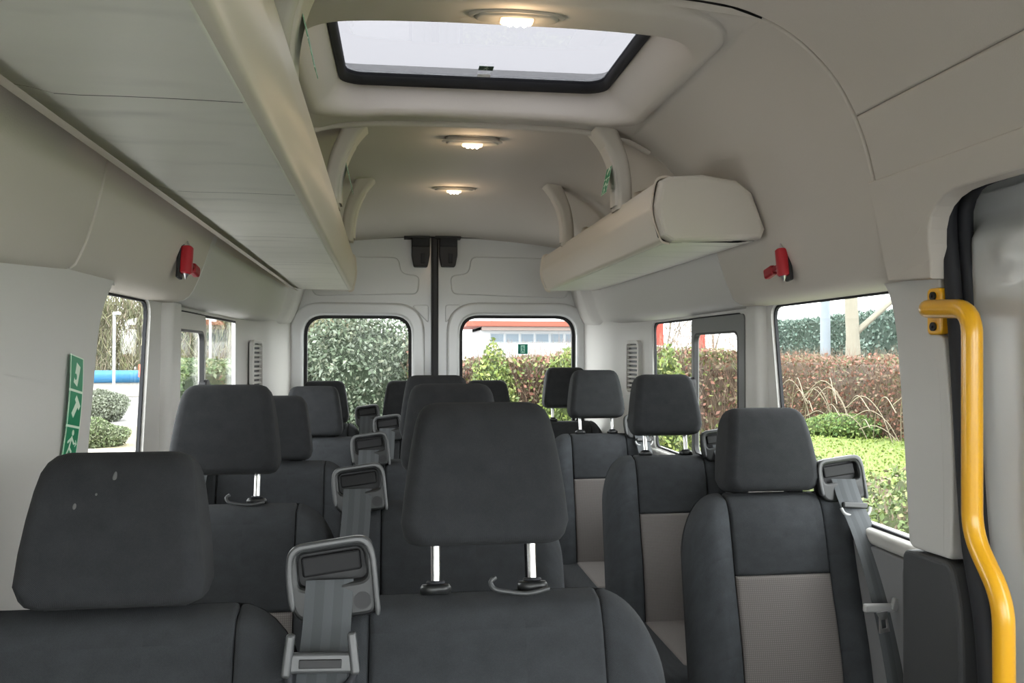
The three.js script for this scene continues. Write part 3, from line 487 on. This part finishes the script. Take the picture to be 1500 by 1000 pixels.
function seat(type, x, z, headUp, gs, label, opt = {}) {
  const g = thing('passenger_seat', label, 'seat', 'passenger seats', [x, 0, -z]);
  const G = SG[type], hw = type === 'pair' ? .245 : type === 'single' ? .215 : .184;
  const bm = type === 'single' ? M.fabSide : M.fab;
  mesh('backrest', G.back, M.fabHead, g);
  mesh('upper_panel', G.upper, M.fab, g); tag(mesh('insert_panel', G.insert, M.insert, g), 'grey waffle fabric insert');
  mesh('bolster', G.bl, bm, g); mesh('bolster', G.br, bm, g);
  const cush = mesh('cushion', xf(loftRR([[0, hw - .02, .22, .05], [.02, hw - .004, .238, .06], [.08, hw, .245, .06], [.12, hw - .008, .235, .06], [.135, hw - .04, .2, .06]], 6), 0, .33, .36), M.fab, g);
  mesh('insert_panel', xf(box(hw * 1.1, .03, .36, .012), 0, .455, .37), M.insert, cush);
  mesh('pedestal', [xf(box(hw * 1.5, .05, .36, .01), 0, .31, .33), xf(box(.06, .29, .3, .01), -hw * .6, .145, .32), xf(box(.06, .29, .3, .01), hw * .6, .145, .32)], M.black, g);
  // head restraint
  const hy = headUp ? 1.008 : .948, hx = opt.hx ?? 0, zAt = y => (1.1 - y) * TL;
  const hm = headCush.clone(); hm.applyMatrix4(new THREE.Matrix4().makeRotationX(-LEAN * .8)); const hd = mesh('head_restraint', xf(hm, hx, hy, zAt(hy) + .008), M.fabHead, g);
  for (const e of [-1, 1]) {
    const X = hx + e * .0665, y0 = .94;
    mesh('post', xf(cyl(.0068, .0068, hy - y0 + .02, 14), X, (hy + y0 + .01) / 2, zAt((hy + y0) / 2), -LEAN, 0, 0), M.chrome, hd);
    const co = mesh('post_collar', xf(loftRR([[0, .021, .017, .015], [.009, .021, .017, .015], [.013, .018, .014, .012]], 6), X, .943, zAt(.943), -LEAN, 0, 0), M.plastic, g);
    mesh('collar_ring', xf(new THREE.TorusGeometry(.0105, .0025, 6, 18), X, .958, zAt(.957), Math.PI / 2 - LEAN, 0, 0), M.rubber, co);
    if (opt.hook === e) mesh('bag_hook', tubeG([[X + .02, .951, zAt(.94) + .02], [X - .01, .947, zAt(.94) + .026], [X - .035, .949, zAt(.94) + .024], [X - .056, .954, zAt(.94) + .022], [X - .060, .962, zAt(.95) + .02], [X - .053, .967, zAt(.96) + .018]], .0032, 30, 8), M.plasticRim, co);
  }
  // belt guide at a shoulder, webbing in front of the bolster
  if (gs) {
    const gx = gs * (hw - (type === 'rear' ? .005 : type === 'single' ? .052 : .045)) , gy = .975, gz = zAt(gy) + .028;
    guide(g, gx, gy, gz, true, gs);
    const F = t => { const p = G.front(gs * .68, t); return p; };
    if (gs < 0) {
      webbing(g, [[gx - .004, gy + .004, gz + .024], [gx - .006, gy - .05, gz + .046], [gx - .010, gy - .12, zAt(.85) + .10], [gx - .016, .74, zAt(.74) + .105], [gx - .02, .55, zAt(.55) + .11]], .060, M.web);
      if (opt.buckle) {
        const y = .898, bz = zAt(y) + .105;
        const bk = mesh('belt_tongue', [xf(box(.078, .024, .012, .004), gx - .009, y, bz, -.2, 0, -.03), xf(box(.011, .05, .016, .004), gx - .047, y + .010, bz, -.2, 0, -.1), xf(box(.011, .05, .016, .004), gx + .030, y + .010, bz, -.2, 0, .12)], M.plasticRim, g);
        mesh('tongue_label', xf(box(.05, .010, .004, .001), gx - .009, y + .001, bz + .007, -.2, 0, -.03), M.black, bk);
        mesh('tongue_loop', tubeG([[gx - .046, y - .006, bz], [gx - .044, y - .024, bz + .004], [gx - .02, y - .034, bz + .007], [gx + .01, y - .032, bz + .007], [gx + .028, y - .02, bz + .004], [gx + .03, y - .004, bz]], .005, 30, 8), M.rubber, bk);
      }
    } else {
      webbing(g, [[gx + .004, gy + .004, gz + .024], [gx + .006, gy - .04, gz + .05], [gx + .004, .87, zAt(.87) + .12], [gx + .002, .76, zAt(.76) + .17], [gx + .0, .66, zAt(.66) + .195], [gx - .002, .55, zAt(.55) + .21], [gx - .004, .42, zAt(.42) + .22]], .054, M.web, .15);
      const y = .925, bz = gz + .066, ck = mesh('belt_clip', [xf(box(.062, .014, .012, .004), gx + .008, y, bz, -.3, .1, -.06)], M.plastic, g);
      mesh('clip_edge', xf(tubeG([[-.034, .008, 0], [-.028, -.004, .004], [0, -.010, .006], [.028, -.006, .004], [.036, .008, 0]], .0038, 20, 8), gx + .008, y - .012, bz + .003), M.greyPl, ck);
      const ty = .745, tz = zAt(ty) + .212, tx = gx - .034;
      const tn = mesh('belt_tongue', [xf(box(.072, .018, .012, .005), tx, ty, tz, 0, .1, -.06), xf(box(.014, .026, .012, .004), tx + .035, ty + .006, tz, 0, 0, -.3)], M.greyPl, g);
      const ts = new THREE.Shape(); ts.moveTo(-.013, 0); ts.lineTo(.013, 0); ts.lineTo(.010, -.012); ts.lineTo(.013, -.044); ts.lineTo(-.011, -.044); ts.lineTo(-.008, -.012); ts.closePath(); ts.holes.push(rrShape(-.005, -.036, .007, -.017, .002));
      mesh('tongue_plate', xf(ext(ts, .0025, .0008), tx + .004, ty - .006, tz + .003, 0, .1, .12), M.steel, tn);
    }
  }
  return g;
}
const rows = [1.2, 1.94, 2.68, 3.42, 4.07];
const firstSeat = seat('pair', -.358, 1.19, false, -1, 'window seat of the foremost pair, headrest pushed down, beside the wide pillar', { buckle: true });
seat('pair', .116, rows[0], true, -1, 'aisle seat of the foremost pair, raised headrest on steel posts with a bag hook', { buckle: true, hook: 1 });
seat('pair', -.372, rows[1], true, -1, 'window seat of the second pair with raised headrest', { hook: 1 });
seat('pair', .116, rows[1], true, -1, 'aisle seat of the second pair, behind the seat with the bag hook');
seat('pair', -.375, rows[2], false, -1, 'window seat of the third pair with lowered headrest');
seat('pair', .114, rows[2], true, -1, 'aisle seat of the third pair');
seat('pair', -.33, rows[3], false, -1, 'window seat of the fourth pair with lowered headrest');
seat('pair', .158, rows[3], false, -1, 'aisle seat of the fourth pair, hidden behind the other aisle seats');
seat('single', .852, rows[1], false, 1, 'foremost single seat by the yellow handrail, belt and tongue hanging beside it');
seat('single', .846, rows[2], true, 1, 'second single seat with raised headrest beside the sliding window latch');
seat('single', .792, rows[3], true, 1, 'third single seat with raised headrest near the air vent');
seat('rear', -.345, rows[4], false, 0, 'rear bench seat at the corner behind the window seats');
seat('rear', .035, rows[4], false, -1, 'second rear bench seat beside the corner seat, with belt guide');
seat('rear', .415, rows[4], false, 0, 'third rear bench seat in line with the aisle');
seat('rear', .797, rows[4], true, 0, 'rear bench seat with raised headrest behind the single seats');

// pale scuff marks on the foremost window seat's headrest
{
  firstSeat.updateMatrixWorld(true); const hd = firstSeat.children.find(c => c.name === 'head_restraint'), rc = new THREE.Raycaster();
  for (const [px, py, w, h] of [[109, 742, .0022, .0042], [168, 700, .0026, .0085], [141, 724, .0014, .0018]]) {
    rc.set(EYE, at(px, py, { z: -1 }).sub(EYE).normalize()); const hit = rc.intersectObject(hd, false)[0]; if (!hit) continue;
    const p = hit.point.sub(firstSeat.position); tag(mesh('scuff_mark', xf(new THREE.SphereGeometry(1, 10, 8).scale(w, h, .0006), p.x, p.y, p.z, -LEAN, 0, -.12), std(lin(.13, .13, .13), 1), hd), 'pale scuff mark');
  }
}
// ---------- outside ----------
const GY = -.65;
const leafG = (() => { const g = new THREE.BufferGeometry(); g.setAttribute('position', new THREE.Float32BufferAttribute([0, -.5, 0, .28, 0, .08, 0, .5, 0, -.28, 0, .08], 3)); g.setAttribute('uv', new THREE.Float32BufferAttribute([.5, 0, 1, .5, .5, 1, 0, .5], 2)); g.setIndex([0, 1, 2, 0, 2, 3]); g.computeVertexNormals(); return g; })();
const twigG = new THREE.CylinderGeometry(.018, .03, 1, 4, 1);
const leafM = std(0xffffff, .75), twigM = std(0xffffff, .9), farM = std(0xffffff, .95);
function scatter(name, parent, n, pick, size, cols, geo = leafG, mat = leafM, dir) {
  if (geo === leafG) { n = Math.round(n * 2.6); size *= .55; }
  const im = new THREE.InstancedMesh(geo, mat, n), o = new THREE.Object3D(), c = new THREE.Color();
  for (let i = 0; i < n; i++) {
    const p = pick(); o.position.set(p[0], p[1], p[2]);
    if (dir) o.rotation.set((rnd() - .5) * dir, rnd() * 6.28, (rnd() - .5) * dir); else o.rotation.set(rnd() * 6.28, rnd() * 6.28, rnd() * 6.28);
    const s = size * (.6 + .8 * rnd()); o.scale.set(s, s * (geo === twigG ? 1 + rnd() : 1), s); if (geo === twigG) o.scale.set(size * (mat === farM ? .9 : .14), size * (.6 + rnd()), size * (mat === farM ? .9 : .14));
    o.updateMatrix(); im.setMatrixAt(i, o.matrix); const q = cols[Math.floor(rnd() * cols.length)], k = .55 * (.75 + .5 * rnd()); im.setColorAt(i, c.setRGB(q[0] * k, q[1] * k, q[2] * k));
  }
  im.name = name; im.userData.kind = 'stuff'; im.castShadow = im.receiveShadow = true; parent.add(im); return im;
}
function blob(rx, ry, rz, k, fx) { const g = new THREE.IcosahedronGeometry(1, 4), p = g.attributes.position; for (let i = 0; i < p.count; i++) { const x = p.getX(i), y = p.getY(i), z = p.getZ(i), d = .86 * (1 + k * (vn(x * 3 + 9 + fx, y * 3 + z * 2 + 20) - .5)); p.setXYZ(i, x * rx * d, y * ry * d, z * rz * d); } g.computeVertexNormals(); return g; }
function bush(name, label, x, z, top, rx, rz, n, size, cols, core, base = GY) {
  const h = top - base, ry = h * .62, g = thing(name, label, 'bush', null, [x, base, z]), cy = h - ry, fx = rnd() * 9;
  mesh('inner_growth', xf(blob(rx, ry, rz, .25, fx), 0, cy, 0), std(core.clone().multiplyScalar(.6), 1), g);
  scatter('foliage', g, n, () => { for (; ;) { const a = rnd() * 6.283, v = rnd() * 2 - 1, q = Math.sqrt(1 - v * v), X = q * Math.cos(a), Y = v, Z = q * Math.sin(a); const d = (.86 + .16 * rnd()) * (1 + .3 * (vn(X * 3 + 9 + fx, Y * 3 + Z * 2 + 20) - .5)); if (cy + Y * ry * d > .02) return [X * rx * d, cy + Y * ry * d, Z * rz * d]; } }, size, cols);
  return g;
}
function hedge(name, label, x0, z0, x1, z1, top, th, n, size, cols, core, base = GY, twigs = 0, twigC) {
  const L = Math.hypot(x1 - x0, z1 - z0), g = thing(name, label, 'hedge', null, [(x0 + x1) / 2, base, (z0 + z1) / 2]); g.rotation.y = -Math.atan2(z1 - z0, x1 - x0); const h = top - base;
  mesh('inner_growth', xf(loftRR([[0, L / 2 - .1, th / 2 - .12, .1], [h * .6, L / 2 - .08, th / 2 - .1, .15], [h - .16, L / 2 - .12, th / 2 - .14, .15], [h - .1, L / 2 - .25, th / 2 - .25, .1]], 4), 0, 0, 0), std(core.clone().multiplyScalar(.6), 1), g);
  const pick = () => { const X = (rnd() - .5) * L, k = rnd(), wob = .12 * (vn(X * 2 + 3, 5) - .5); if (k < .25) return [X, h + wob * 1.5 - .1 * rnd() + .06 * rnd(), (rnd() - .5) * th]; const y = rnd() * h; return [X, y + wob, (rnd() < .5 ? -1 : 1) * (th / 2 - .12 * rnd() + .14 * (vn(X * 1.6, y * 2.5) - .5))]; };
  scatter('foliage', g, n, pick, size, cols);
  if (twigs) scatter('twigs', g, twigs, pick, .34, twigC, twigG, twigM, 1.1);
  return g;
}
{
  const gr = new THREE.PlaneGeometry(160, 160); gr.rotateX(-Math.PI / 2); tag(mesh('ground', xf(gr, 0, GY, -40), std(lin(.26, .25, .24), .95)), 'pale grey car park ground', 'ground', null, 'structure');
  const ev = [[.16, .21, .13], [.22, .28, .19], [.30, .35, .27], [.12, .17, .10], [.26, .29, .20]], evC = lin(.05, .07, .04);
  const lime = [[.34, .42, .09], [.24, .33, .08], [.42, .46, .16], [.2, .27, .09]], limeC = lin(.08, .11, .03);
  const redd = [[.40, .17, .12], [.46, .22, .16], [.28, .20, .13], [.36, .27, .18], [.22, .22, .11]], reddC = lin(.12, .08, .055), twc = [[.38, .22, .16], [.44, .30, .21], [.36, .18, .14], [.42, .36, .26]];
  const oliv = [[.30, .31, .14], [.36, .34, .18], [.24, .27, .12], [.38, .33, .2]];
  // behind the rear doors
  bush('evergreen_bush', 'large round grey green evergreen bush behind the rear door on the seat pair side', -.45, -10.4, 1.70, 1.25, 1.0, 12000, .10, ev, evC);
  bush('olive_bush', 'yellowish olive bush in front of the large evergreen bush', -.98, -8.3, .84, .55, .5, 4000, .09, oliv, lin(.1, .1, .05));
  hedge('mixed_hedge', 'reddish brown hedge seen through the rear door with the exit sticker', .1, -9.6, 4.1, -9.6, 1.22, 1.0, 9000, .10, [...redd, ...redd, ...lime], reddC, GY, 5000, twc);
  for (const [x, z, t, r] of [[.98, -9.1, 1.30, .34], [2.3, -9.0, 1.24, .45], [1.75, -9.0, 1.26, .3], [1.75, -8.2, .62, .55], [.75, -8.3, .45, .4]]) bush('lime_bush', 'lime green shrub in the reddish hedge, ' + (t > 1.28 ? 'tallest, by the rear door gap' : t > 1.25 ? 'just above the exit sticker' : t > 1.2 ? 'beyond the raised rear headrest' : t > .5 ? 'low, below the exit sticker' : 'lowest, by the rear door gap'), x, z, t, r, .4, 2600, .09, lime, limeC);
  // building
  {
    const bz = -48, B = (px, py) => { const p = at(px, py, { z: bz }); return [p.x, p.y - GY]; }, x0 = B(705, 500)[0], b = thing('office_building', 'long white building with a red roof line and a strip of windows', 'building', null, [x0, GY, bz]);
    const [xr, yr] = B(690, 474), yw = B(0, 493)[1];
    mesh('wall', xf(box(8, yr, 6, .02), 4, yr / 2, -3), std(lin(.42, .43, .45), .8), b);
    mesh('roof', xf(box(8.8, .3, 7, .02), 4.4 + xr - x0 - .3, yr, -2.9), std(lin(.30, .07, .045), .8), b); mesh('eaves', xf(box(8.4, .22, 6.6, .02), 4.2, yr - .26, -2.9), std(lin(.25, .2, .18), .8), b);
    for (let i = 0; i < 8; i++) { const X = .9 + i * .86, f = mesh('window', xf(box(.8, .52, .06, .01), X, yw, .02), std(lin(.25, .27, .29), .5), b); mesh('glass_pane', xf(box(.7, .42, .04, .005), X, yw, .05), std(lin(.10, .13, .16), .3), f); }
  }
  // single seat side
  const bank = new THREE.PlaneGeometry(7, 40, 24, 60); { const p = bank.attributes.position; for (let i = 0; i < p.count; i++) p.setZ(i, .5 * smooth(-3.5, -1, p.getX(i)) + .05 * (vn(p.getX(i) * 3, p.getY(i) * 3) - .5)); bank.rotateX(-Math.PI / 2); bank.computeVertexNormals(); }
  const gb = thing('grass_bank', 'bright green grass bank in front of the long reddish hedge', 'grass', null, [6.2, GY, -18]);
  mesh('turf', bank, std(lin(.14, .19, .04), .95), gb);
  scatter('grass_blades', gb, 16000, () => { const X = (rnd() - .5) * 7, Z = (rnd() - .5) * 36; return [X, .5 * smooth(-3.5, -1, X) + .03, Z]; }, .09, [[.34, .44, .09], [.42, .50, .14], [.27, .37, .08]]);
  hedge('beech_hedge', 'long reddish brown hedge behind the grass bank', 8.6, -5, 8.6, -34, 1.16, 1.2, 15000, .12, redd, reddC, -.16, 12000, twc);
  for (let i = 0; i < 7; i++) { const z = -4.6 - i * 1.55; bush('ground_cover', 'low spreading green ground cover shrub in front of the grass bank', 4.1 + .35 * Math.sin(i * 2.1), z, .26 + .12 * Math.sin(i * 1.7), .95, 1.0, 3000, .09, [[.30, .38, .12], [.24, .33, .12], [.40, .42, .18], [.36, .28, .2], [.20, .28, .1]], lin(.10, .12, .05)).userData.group = 'ground cover shrubs'; }
  hedge('tall_evergreen_hedge', 'tall blue green evergreen hedge beyond the reddish hedge', 13.5, -10, 13.5, -30, 2.35, 1.6, 9000, .20, [[.16, .25, .20], [.22, .31, .26], [.28, .36, .30], [.12, .19, .14]], lin(.05, .08, .06));
  bush('lime_bush', 'lime green shrub at the hedge corner, seen beside the sliding window bar', 2.62, -8.3, 1.27, .38, .35, 2500, .10, lime, limeC);
  bush('small_green_shrub', 'small bright green shrub at the foot of the long hedge', 7.6, -13.9, .22, .75, .6, 900, .11, [[.2, .34, .1], [.3, .4, .12]], limeC, -.16);
  { const br = thing('brambles', 'pale arching bramble stems in front of the long reddish hedge', 'brambles', null, [7.6, -.16, -13.5]), st = [];
    for (let i = 0; i < 46; i++) { const z = (rnd() - .5) * 9, L = .5 + .9 * rnd(), h = .25 + .75 * rnd(), d = rnd() < .5 ? -1 : 1, x = .3 * rnd(); st.push(tubeG([[x, 0, z], [x - .1, h * .7, z + d * L * .25], [x - .2, h, z + d * L * .6], [x - .3, h * .7, z + d * L]], .008, 14, 4)); }
    const m = mesh('stems', st, std(lin(.26, .22, .16), .9), br); m.userData.kind = 'stuff'; }
  const p1 = at(1209, 500, { x: 10.2 }), post = thing('lamp_post', 'pale grey lamp post beyond the long hedge', 'post', null, [p1.x, GY, p1.z]);
  mesh('pole', xf(cyl(.10, .125, 9, 20), 0, 4.5, 0), std(lin(.21, .24, .27), .6), post); mesh('base', xf(cyl(.17, .18, 1.3, 20), 0, .65, 0), std(lin(.21, .24, .27), .6), post);
  const treeG = (segs) => segs.map(([a, b, r0, r1]) => { const A = V3(...a), B = V3(...b), L = A.distanceTo(B), c = new THREE.CylinderGeometry(r1, r0, L, 10, 4); { const p = c.attributes.position; for (let i = 0; i < p.count; i++) { const k = 1 + .25 * (vn(p.getX(i) * 20 + 4, p.getY(i) * 5) - .5); p.setX(i, p.getX(i) * k); p.setZ(i, p.getZ(i) * k); } c.computeVertexNormals(); } c.applyQuaternion(new THREE.Quaternion().setFromUnitVectors(V3(0, 1, 0), B.clone().sub(A).normalize())); return xf(c, (A.x + B.x) / 2, (A.y + B.y) / 2, (A.z + B.z) / 2); });
  const p2 = at(1252, 500, { x: 10.0 }), tr = thing('bare_tree', 'pale barked bare tree with a side branch beyond the long hedge', 'tree', null, [p2.x, GY, p2.z]);
  mesh('trunk', treeG([[[0, 0, 0], [-.05, 2.2, 0], .18, .15], [[-.05, 2.1, 0], [-.12, 4.5, 0], .15, .13]]), std(lin(.24, .22, .175), .95), tr);
  mesh('branch', treeG([[[0, 2.35, 0], [.75, 3.1, .3], .07, .055], [[.75, 3.08, .3], [1.5, 4.4, .5], .055, .035]]), std(lin(.24, .22, .175), .95), tr);
  mesh('branch', treeG([[[-.1, 3.2, 0], [-.7, 4.3, 0], .10, .07]]), std(lin(.24, .22, .175), .95), tr);
  function twiggy(name, label, x, z, h, spread, depth, col, r) {
    const t = thing(name, label, 'tree', null, [x, GY, z]), seg = []; const go = (a, d, L, rad, k) => { const b = a.clone().addScaledVector(d, L); seg.push([a.toArray(), b.toArray(), rad, rad * .65]); if (k <= 0) return; for (let i = 0; i < 3; i++) go(b, d.clone().add(V3((rnd() - .5) * spread, (rnd() - .25) * .5, (rnd() - .5) * spread)).normalize(), L * (.62 + .2 * rnd()), rad * .6, k - 1); };
    go(V3(0, 0, 0), V3(0, 1, 0), h * .3, r, depth); mesh('trunk_and_branches', treeG(seg), std(col, .95), t); scatter('twigs', t, 1600, () => { const a = rnd() * 6.28, q = Math.sqrt(rnd()); return [Math.cos(a) * q * h * .38, h * (.35 + .6 * rnd()), Math.sin(a) * q * h * .3]; }, .38, [[.42, .34, .27], [.36, .29, .24]], twigG, farM, 1.5);
  }
  twiggy('bare_shrub_tree', 'bare many branched tree beyond the sliding window', 11.2, -35, 6, 1.7, 5, lin(.2, .17, .14), .06);
  twiggy('bare_shrub_tree', 'second bare tree beside the red sign beyond the sliding window', 15.2, -40, 6.4, 1.7, 5, lin(.2, .17, .14), .06);
  const sgn = (px, py, zz, w, h, label) => { const p = at(px, py, { z: zz }), t = thing('red_sign', label, 'sign', null, [p.x, GY, p.z]); mesh('board', xf(box(w, h, .08, .01), 0, p.y - GY, 0), std(lin(.40, .04, .025), .6), t); mesh('post', xf(cyl(.05, .05, p.y - GY, 10), 0, (p.y - GY) / 2, -.08), M.greyPl, t); return t; };
  const s1 = sgn(958, 488, -27, .62, .8, 'red and white sign seen through the rear side window'); mesh('white_patch', xf(box(.22, .3, .03, .01), -.2, at(958, 484, { z: -27 }).y - GY, .05), std(lin(.8, .8, .8), .6), s1);
  sgn(1026, 508, -24, .26, .8, 'narrow red sign board beyond the sliding window'); 
  // seat pair side
  hedge('evergreen_hedge', 'close green evergreen hedge outside the sliding window on the seat pair side', -2.3, -11.8, -3.45, -17, 1.06, 1.3, 9000, .12, [[.15, .23, .10], [.24, .31, .16], [.32, .38, .24], [.10, .16, .07]], lin(.05, .07, .035));
  bush('round_bush', 'pale green rounded bush beside the kerb', -6.35, -18.2, -.02, .9, .7, 3500, .10, [[.30, .37, .2], [.22, .30, .12], [.38, .42, .26]], lin(.1, .12, .06));
  for (const [x, z, r] of [[-8.6, -25.5, 1.0], [-10.0, -26.5, 1.1]]) bush('grey_green_bush', 'low grey green bush beyond the path, in front of the blue cover', x, z, .22, r, .9, 3500, .13, [[.34, .38, .28], [.42, .45, .36], [.26, .30, .2]], lin(.12, .13, .08)).userData.group = 'low bushes beyond the path';
  const kb = thing('kerb', 'pale kerb edge of the planted bed', 'kerb', null, [-6.5, GY, -16.9]); mesh('kerbstone', xf(box(4.2, .12, .2, .02), 0, .06, 0), std(lin(.55, .52, .46), .9), kb);
  const bed = thing('planted_bed', 'brown soil bed under the low bushes', 'soil', null, [-8, GY, -20]); mesh('soil', xf(box(7, .06, 6, .02), 0, .02, 0), std(lin(.30, .26, .16), 1), bed);
  { const q = at(172, 550, { z: -40 }), t = thing('blue_covered_stack', 'stack under a bright blue cover in front of the trees', 'cover', null, [q.x, GY, q.z]); const hh = q.y + .22 - GY; mesh('stack', xf(box(3.1, hh - .5, 1.5, .05), 0, (hh - .5) / 2, -.05), std(lin(.45, .42, .38), .9), t); mesh('cover', [xf(loftRR([[0, 1.6, .85, .1], [.35, 1.62, .86, .12], [.5, 1.5, .8, .1]], 4), 0, hh - .5, 0), xf(loftRR([[0, .5, .3, .08], [.35, .3, .25, .08]], 4), 1.45, hh - .78, .4, 0, 0, .7)], std(lin(.03, .17, .34), .5), t); }
  const far = (x, z, h, i) => { const t = thing('woodland_tree', 'bare woodland tree beyond the car park, its olive brown paled for haze', 'tree', 'woodland trees', [x, GY, z]); mesh('trunk', treeG([[[0, 0, 0], [0, h * .7, 0], .18, .08]]), std(lin(.2, .19, .14), 1), t); scatter('crown', t, 1500, () => { const a = rnd() * 6.28, r = Math.pow(rnd(), .6), y = rnd(); return [Math.cos(a) * r * h * .32, h * (.15 + .85 * y), Math.sin(a) * r * h * .25]; }, .75, [[.34, .34, .18], [.38, .35, .21], [.30, .32, .17], [.37, .31, .22]], twigG, farM, 1.6); };  // distance haze is mixed into the crown colours, leaving the olive paler
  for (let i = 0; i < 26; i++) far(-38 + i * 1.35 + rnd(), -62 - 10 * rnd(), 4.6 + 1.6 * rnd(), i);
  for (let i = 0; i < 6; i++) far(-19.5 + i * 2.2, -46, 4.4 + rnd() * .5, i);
  const lp = (px, zz, h, r, label) => { const p = at(px, 520, { z: zz }), t = thing('thin_pole', label, 'post', null, [p.x, GY, p.z]); mesh('pole', xf(cyl(r, r, h, 10), 0, h / 2, 0), std(lin(.3, .31, .33), .6), t); mesh('lamp_head', xf(box(.3, .12, .2, .03), .1, h, 0), M.greyPl, t); };
  lp(167, -38, 3.6, .06, 'thin pale pole standing by the blue cover'); lp(308, -40, 3.4, .06, 'thin pale pole above the close hedge'); lp(216, -34, 3.2, .08, 'white post beside the window frame');
  const rs = at(207, 543, { z: -39 }), rt = thing('red_marker', 'small red marker board beside the blue cover', 'sign', null, [rs.x, GY, rs.z]); mesh('board', xf(box(.22, .55, .08, .01), 0, rs.y - GY, 0), std(lin(.7, .12, .06), .6), rt); mesh('post', xf(cyl(.04, .04, rs.y - GY, 8), 0, (rs.y - GY) / 2, -.06), M.greyPl, rt);
}
renderer.render(scene, camera);
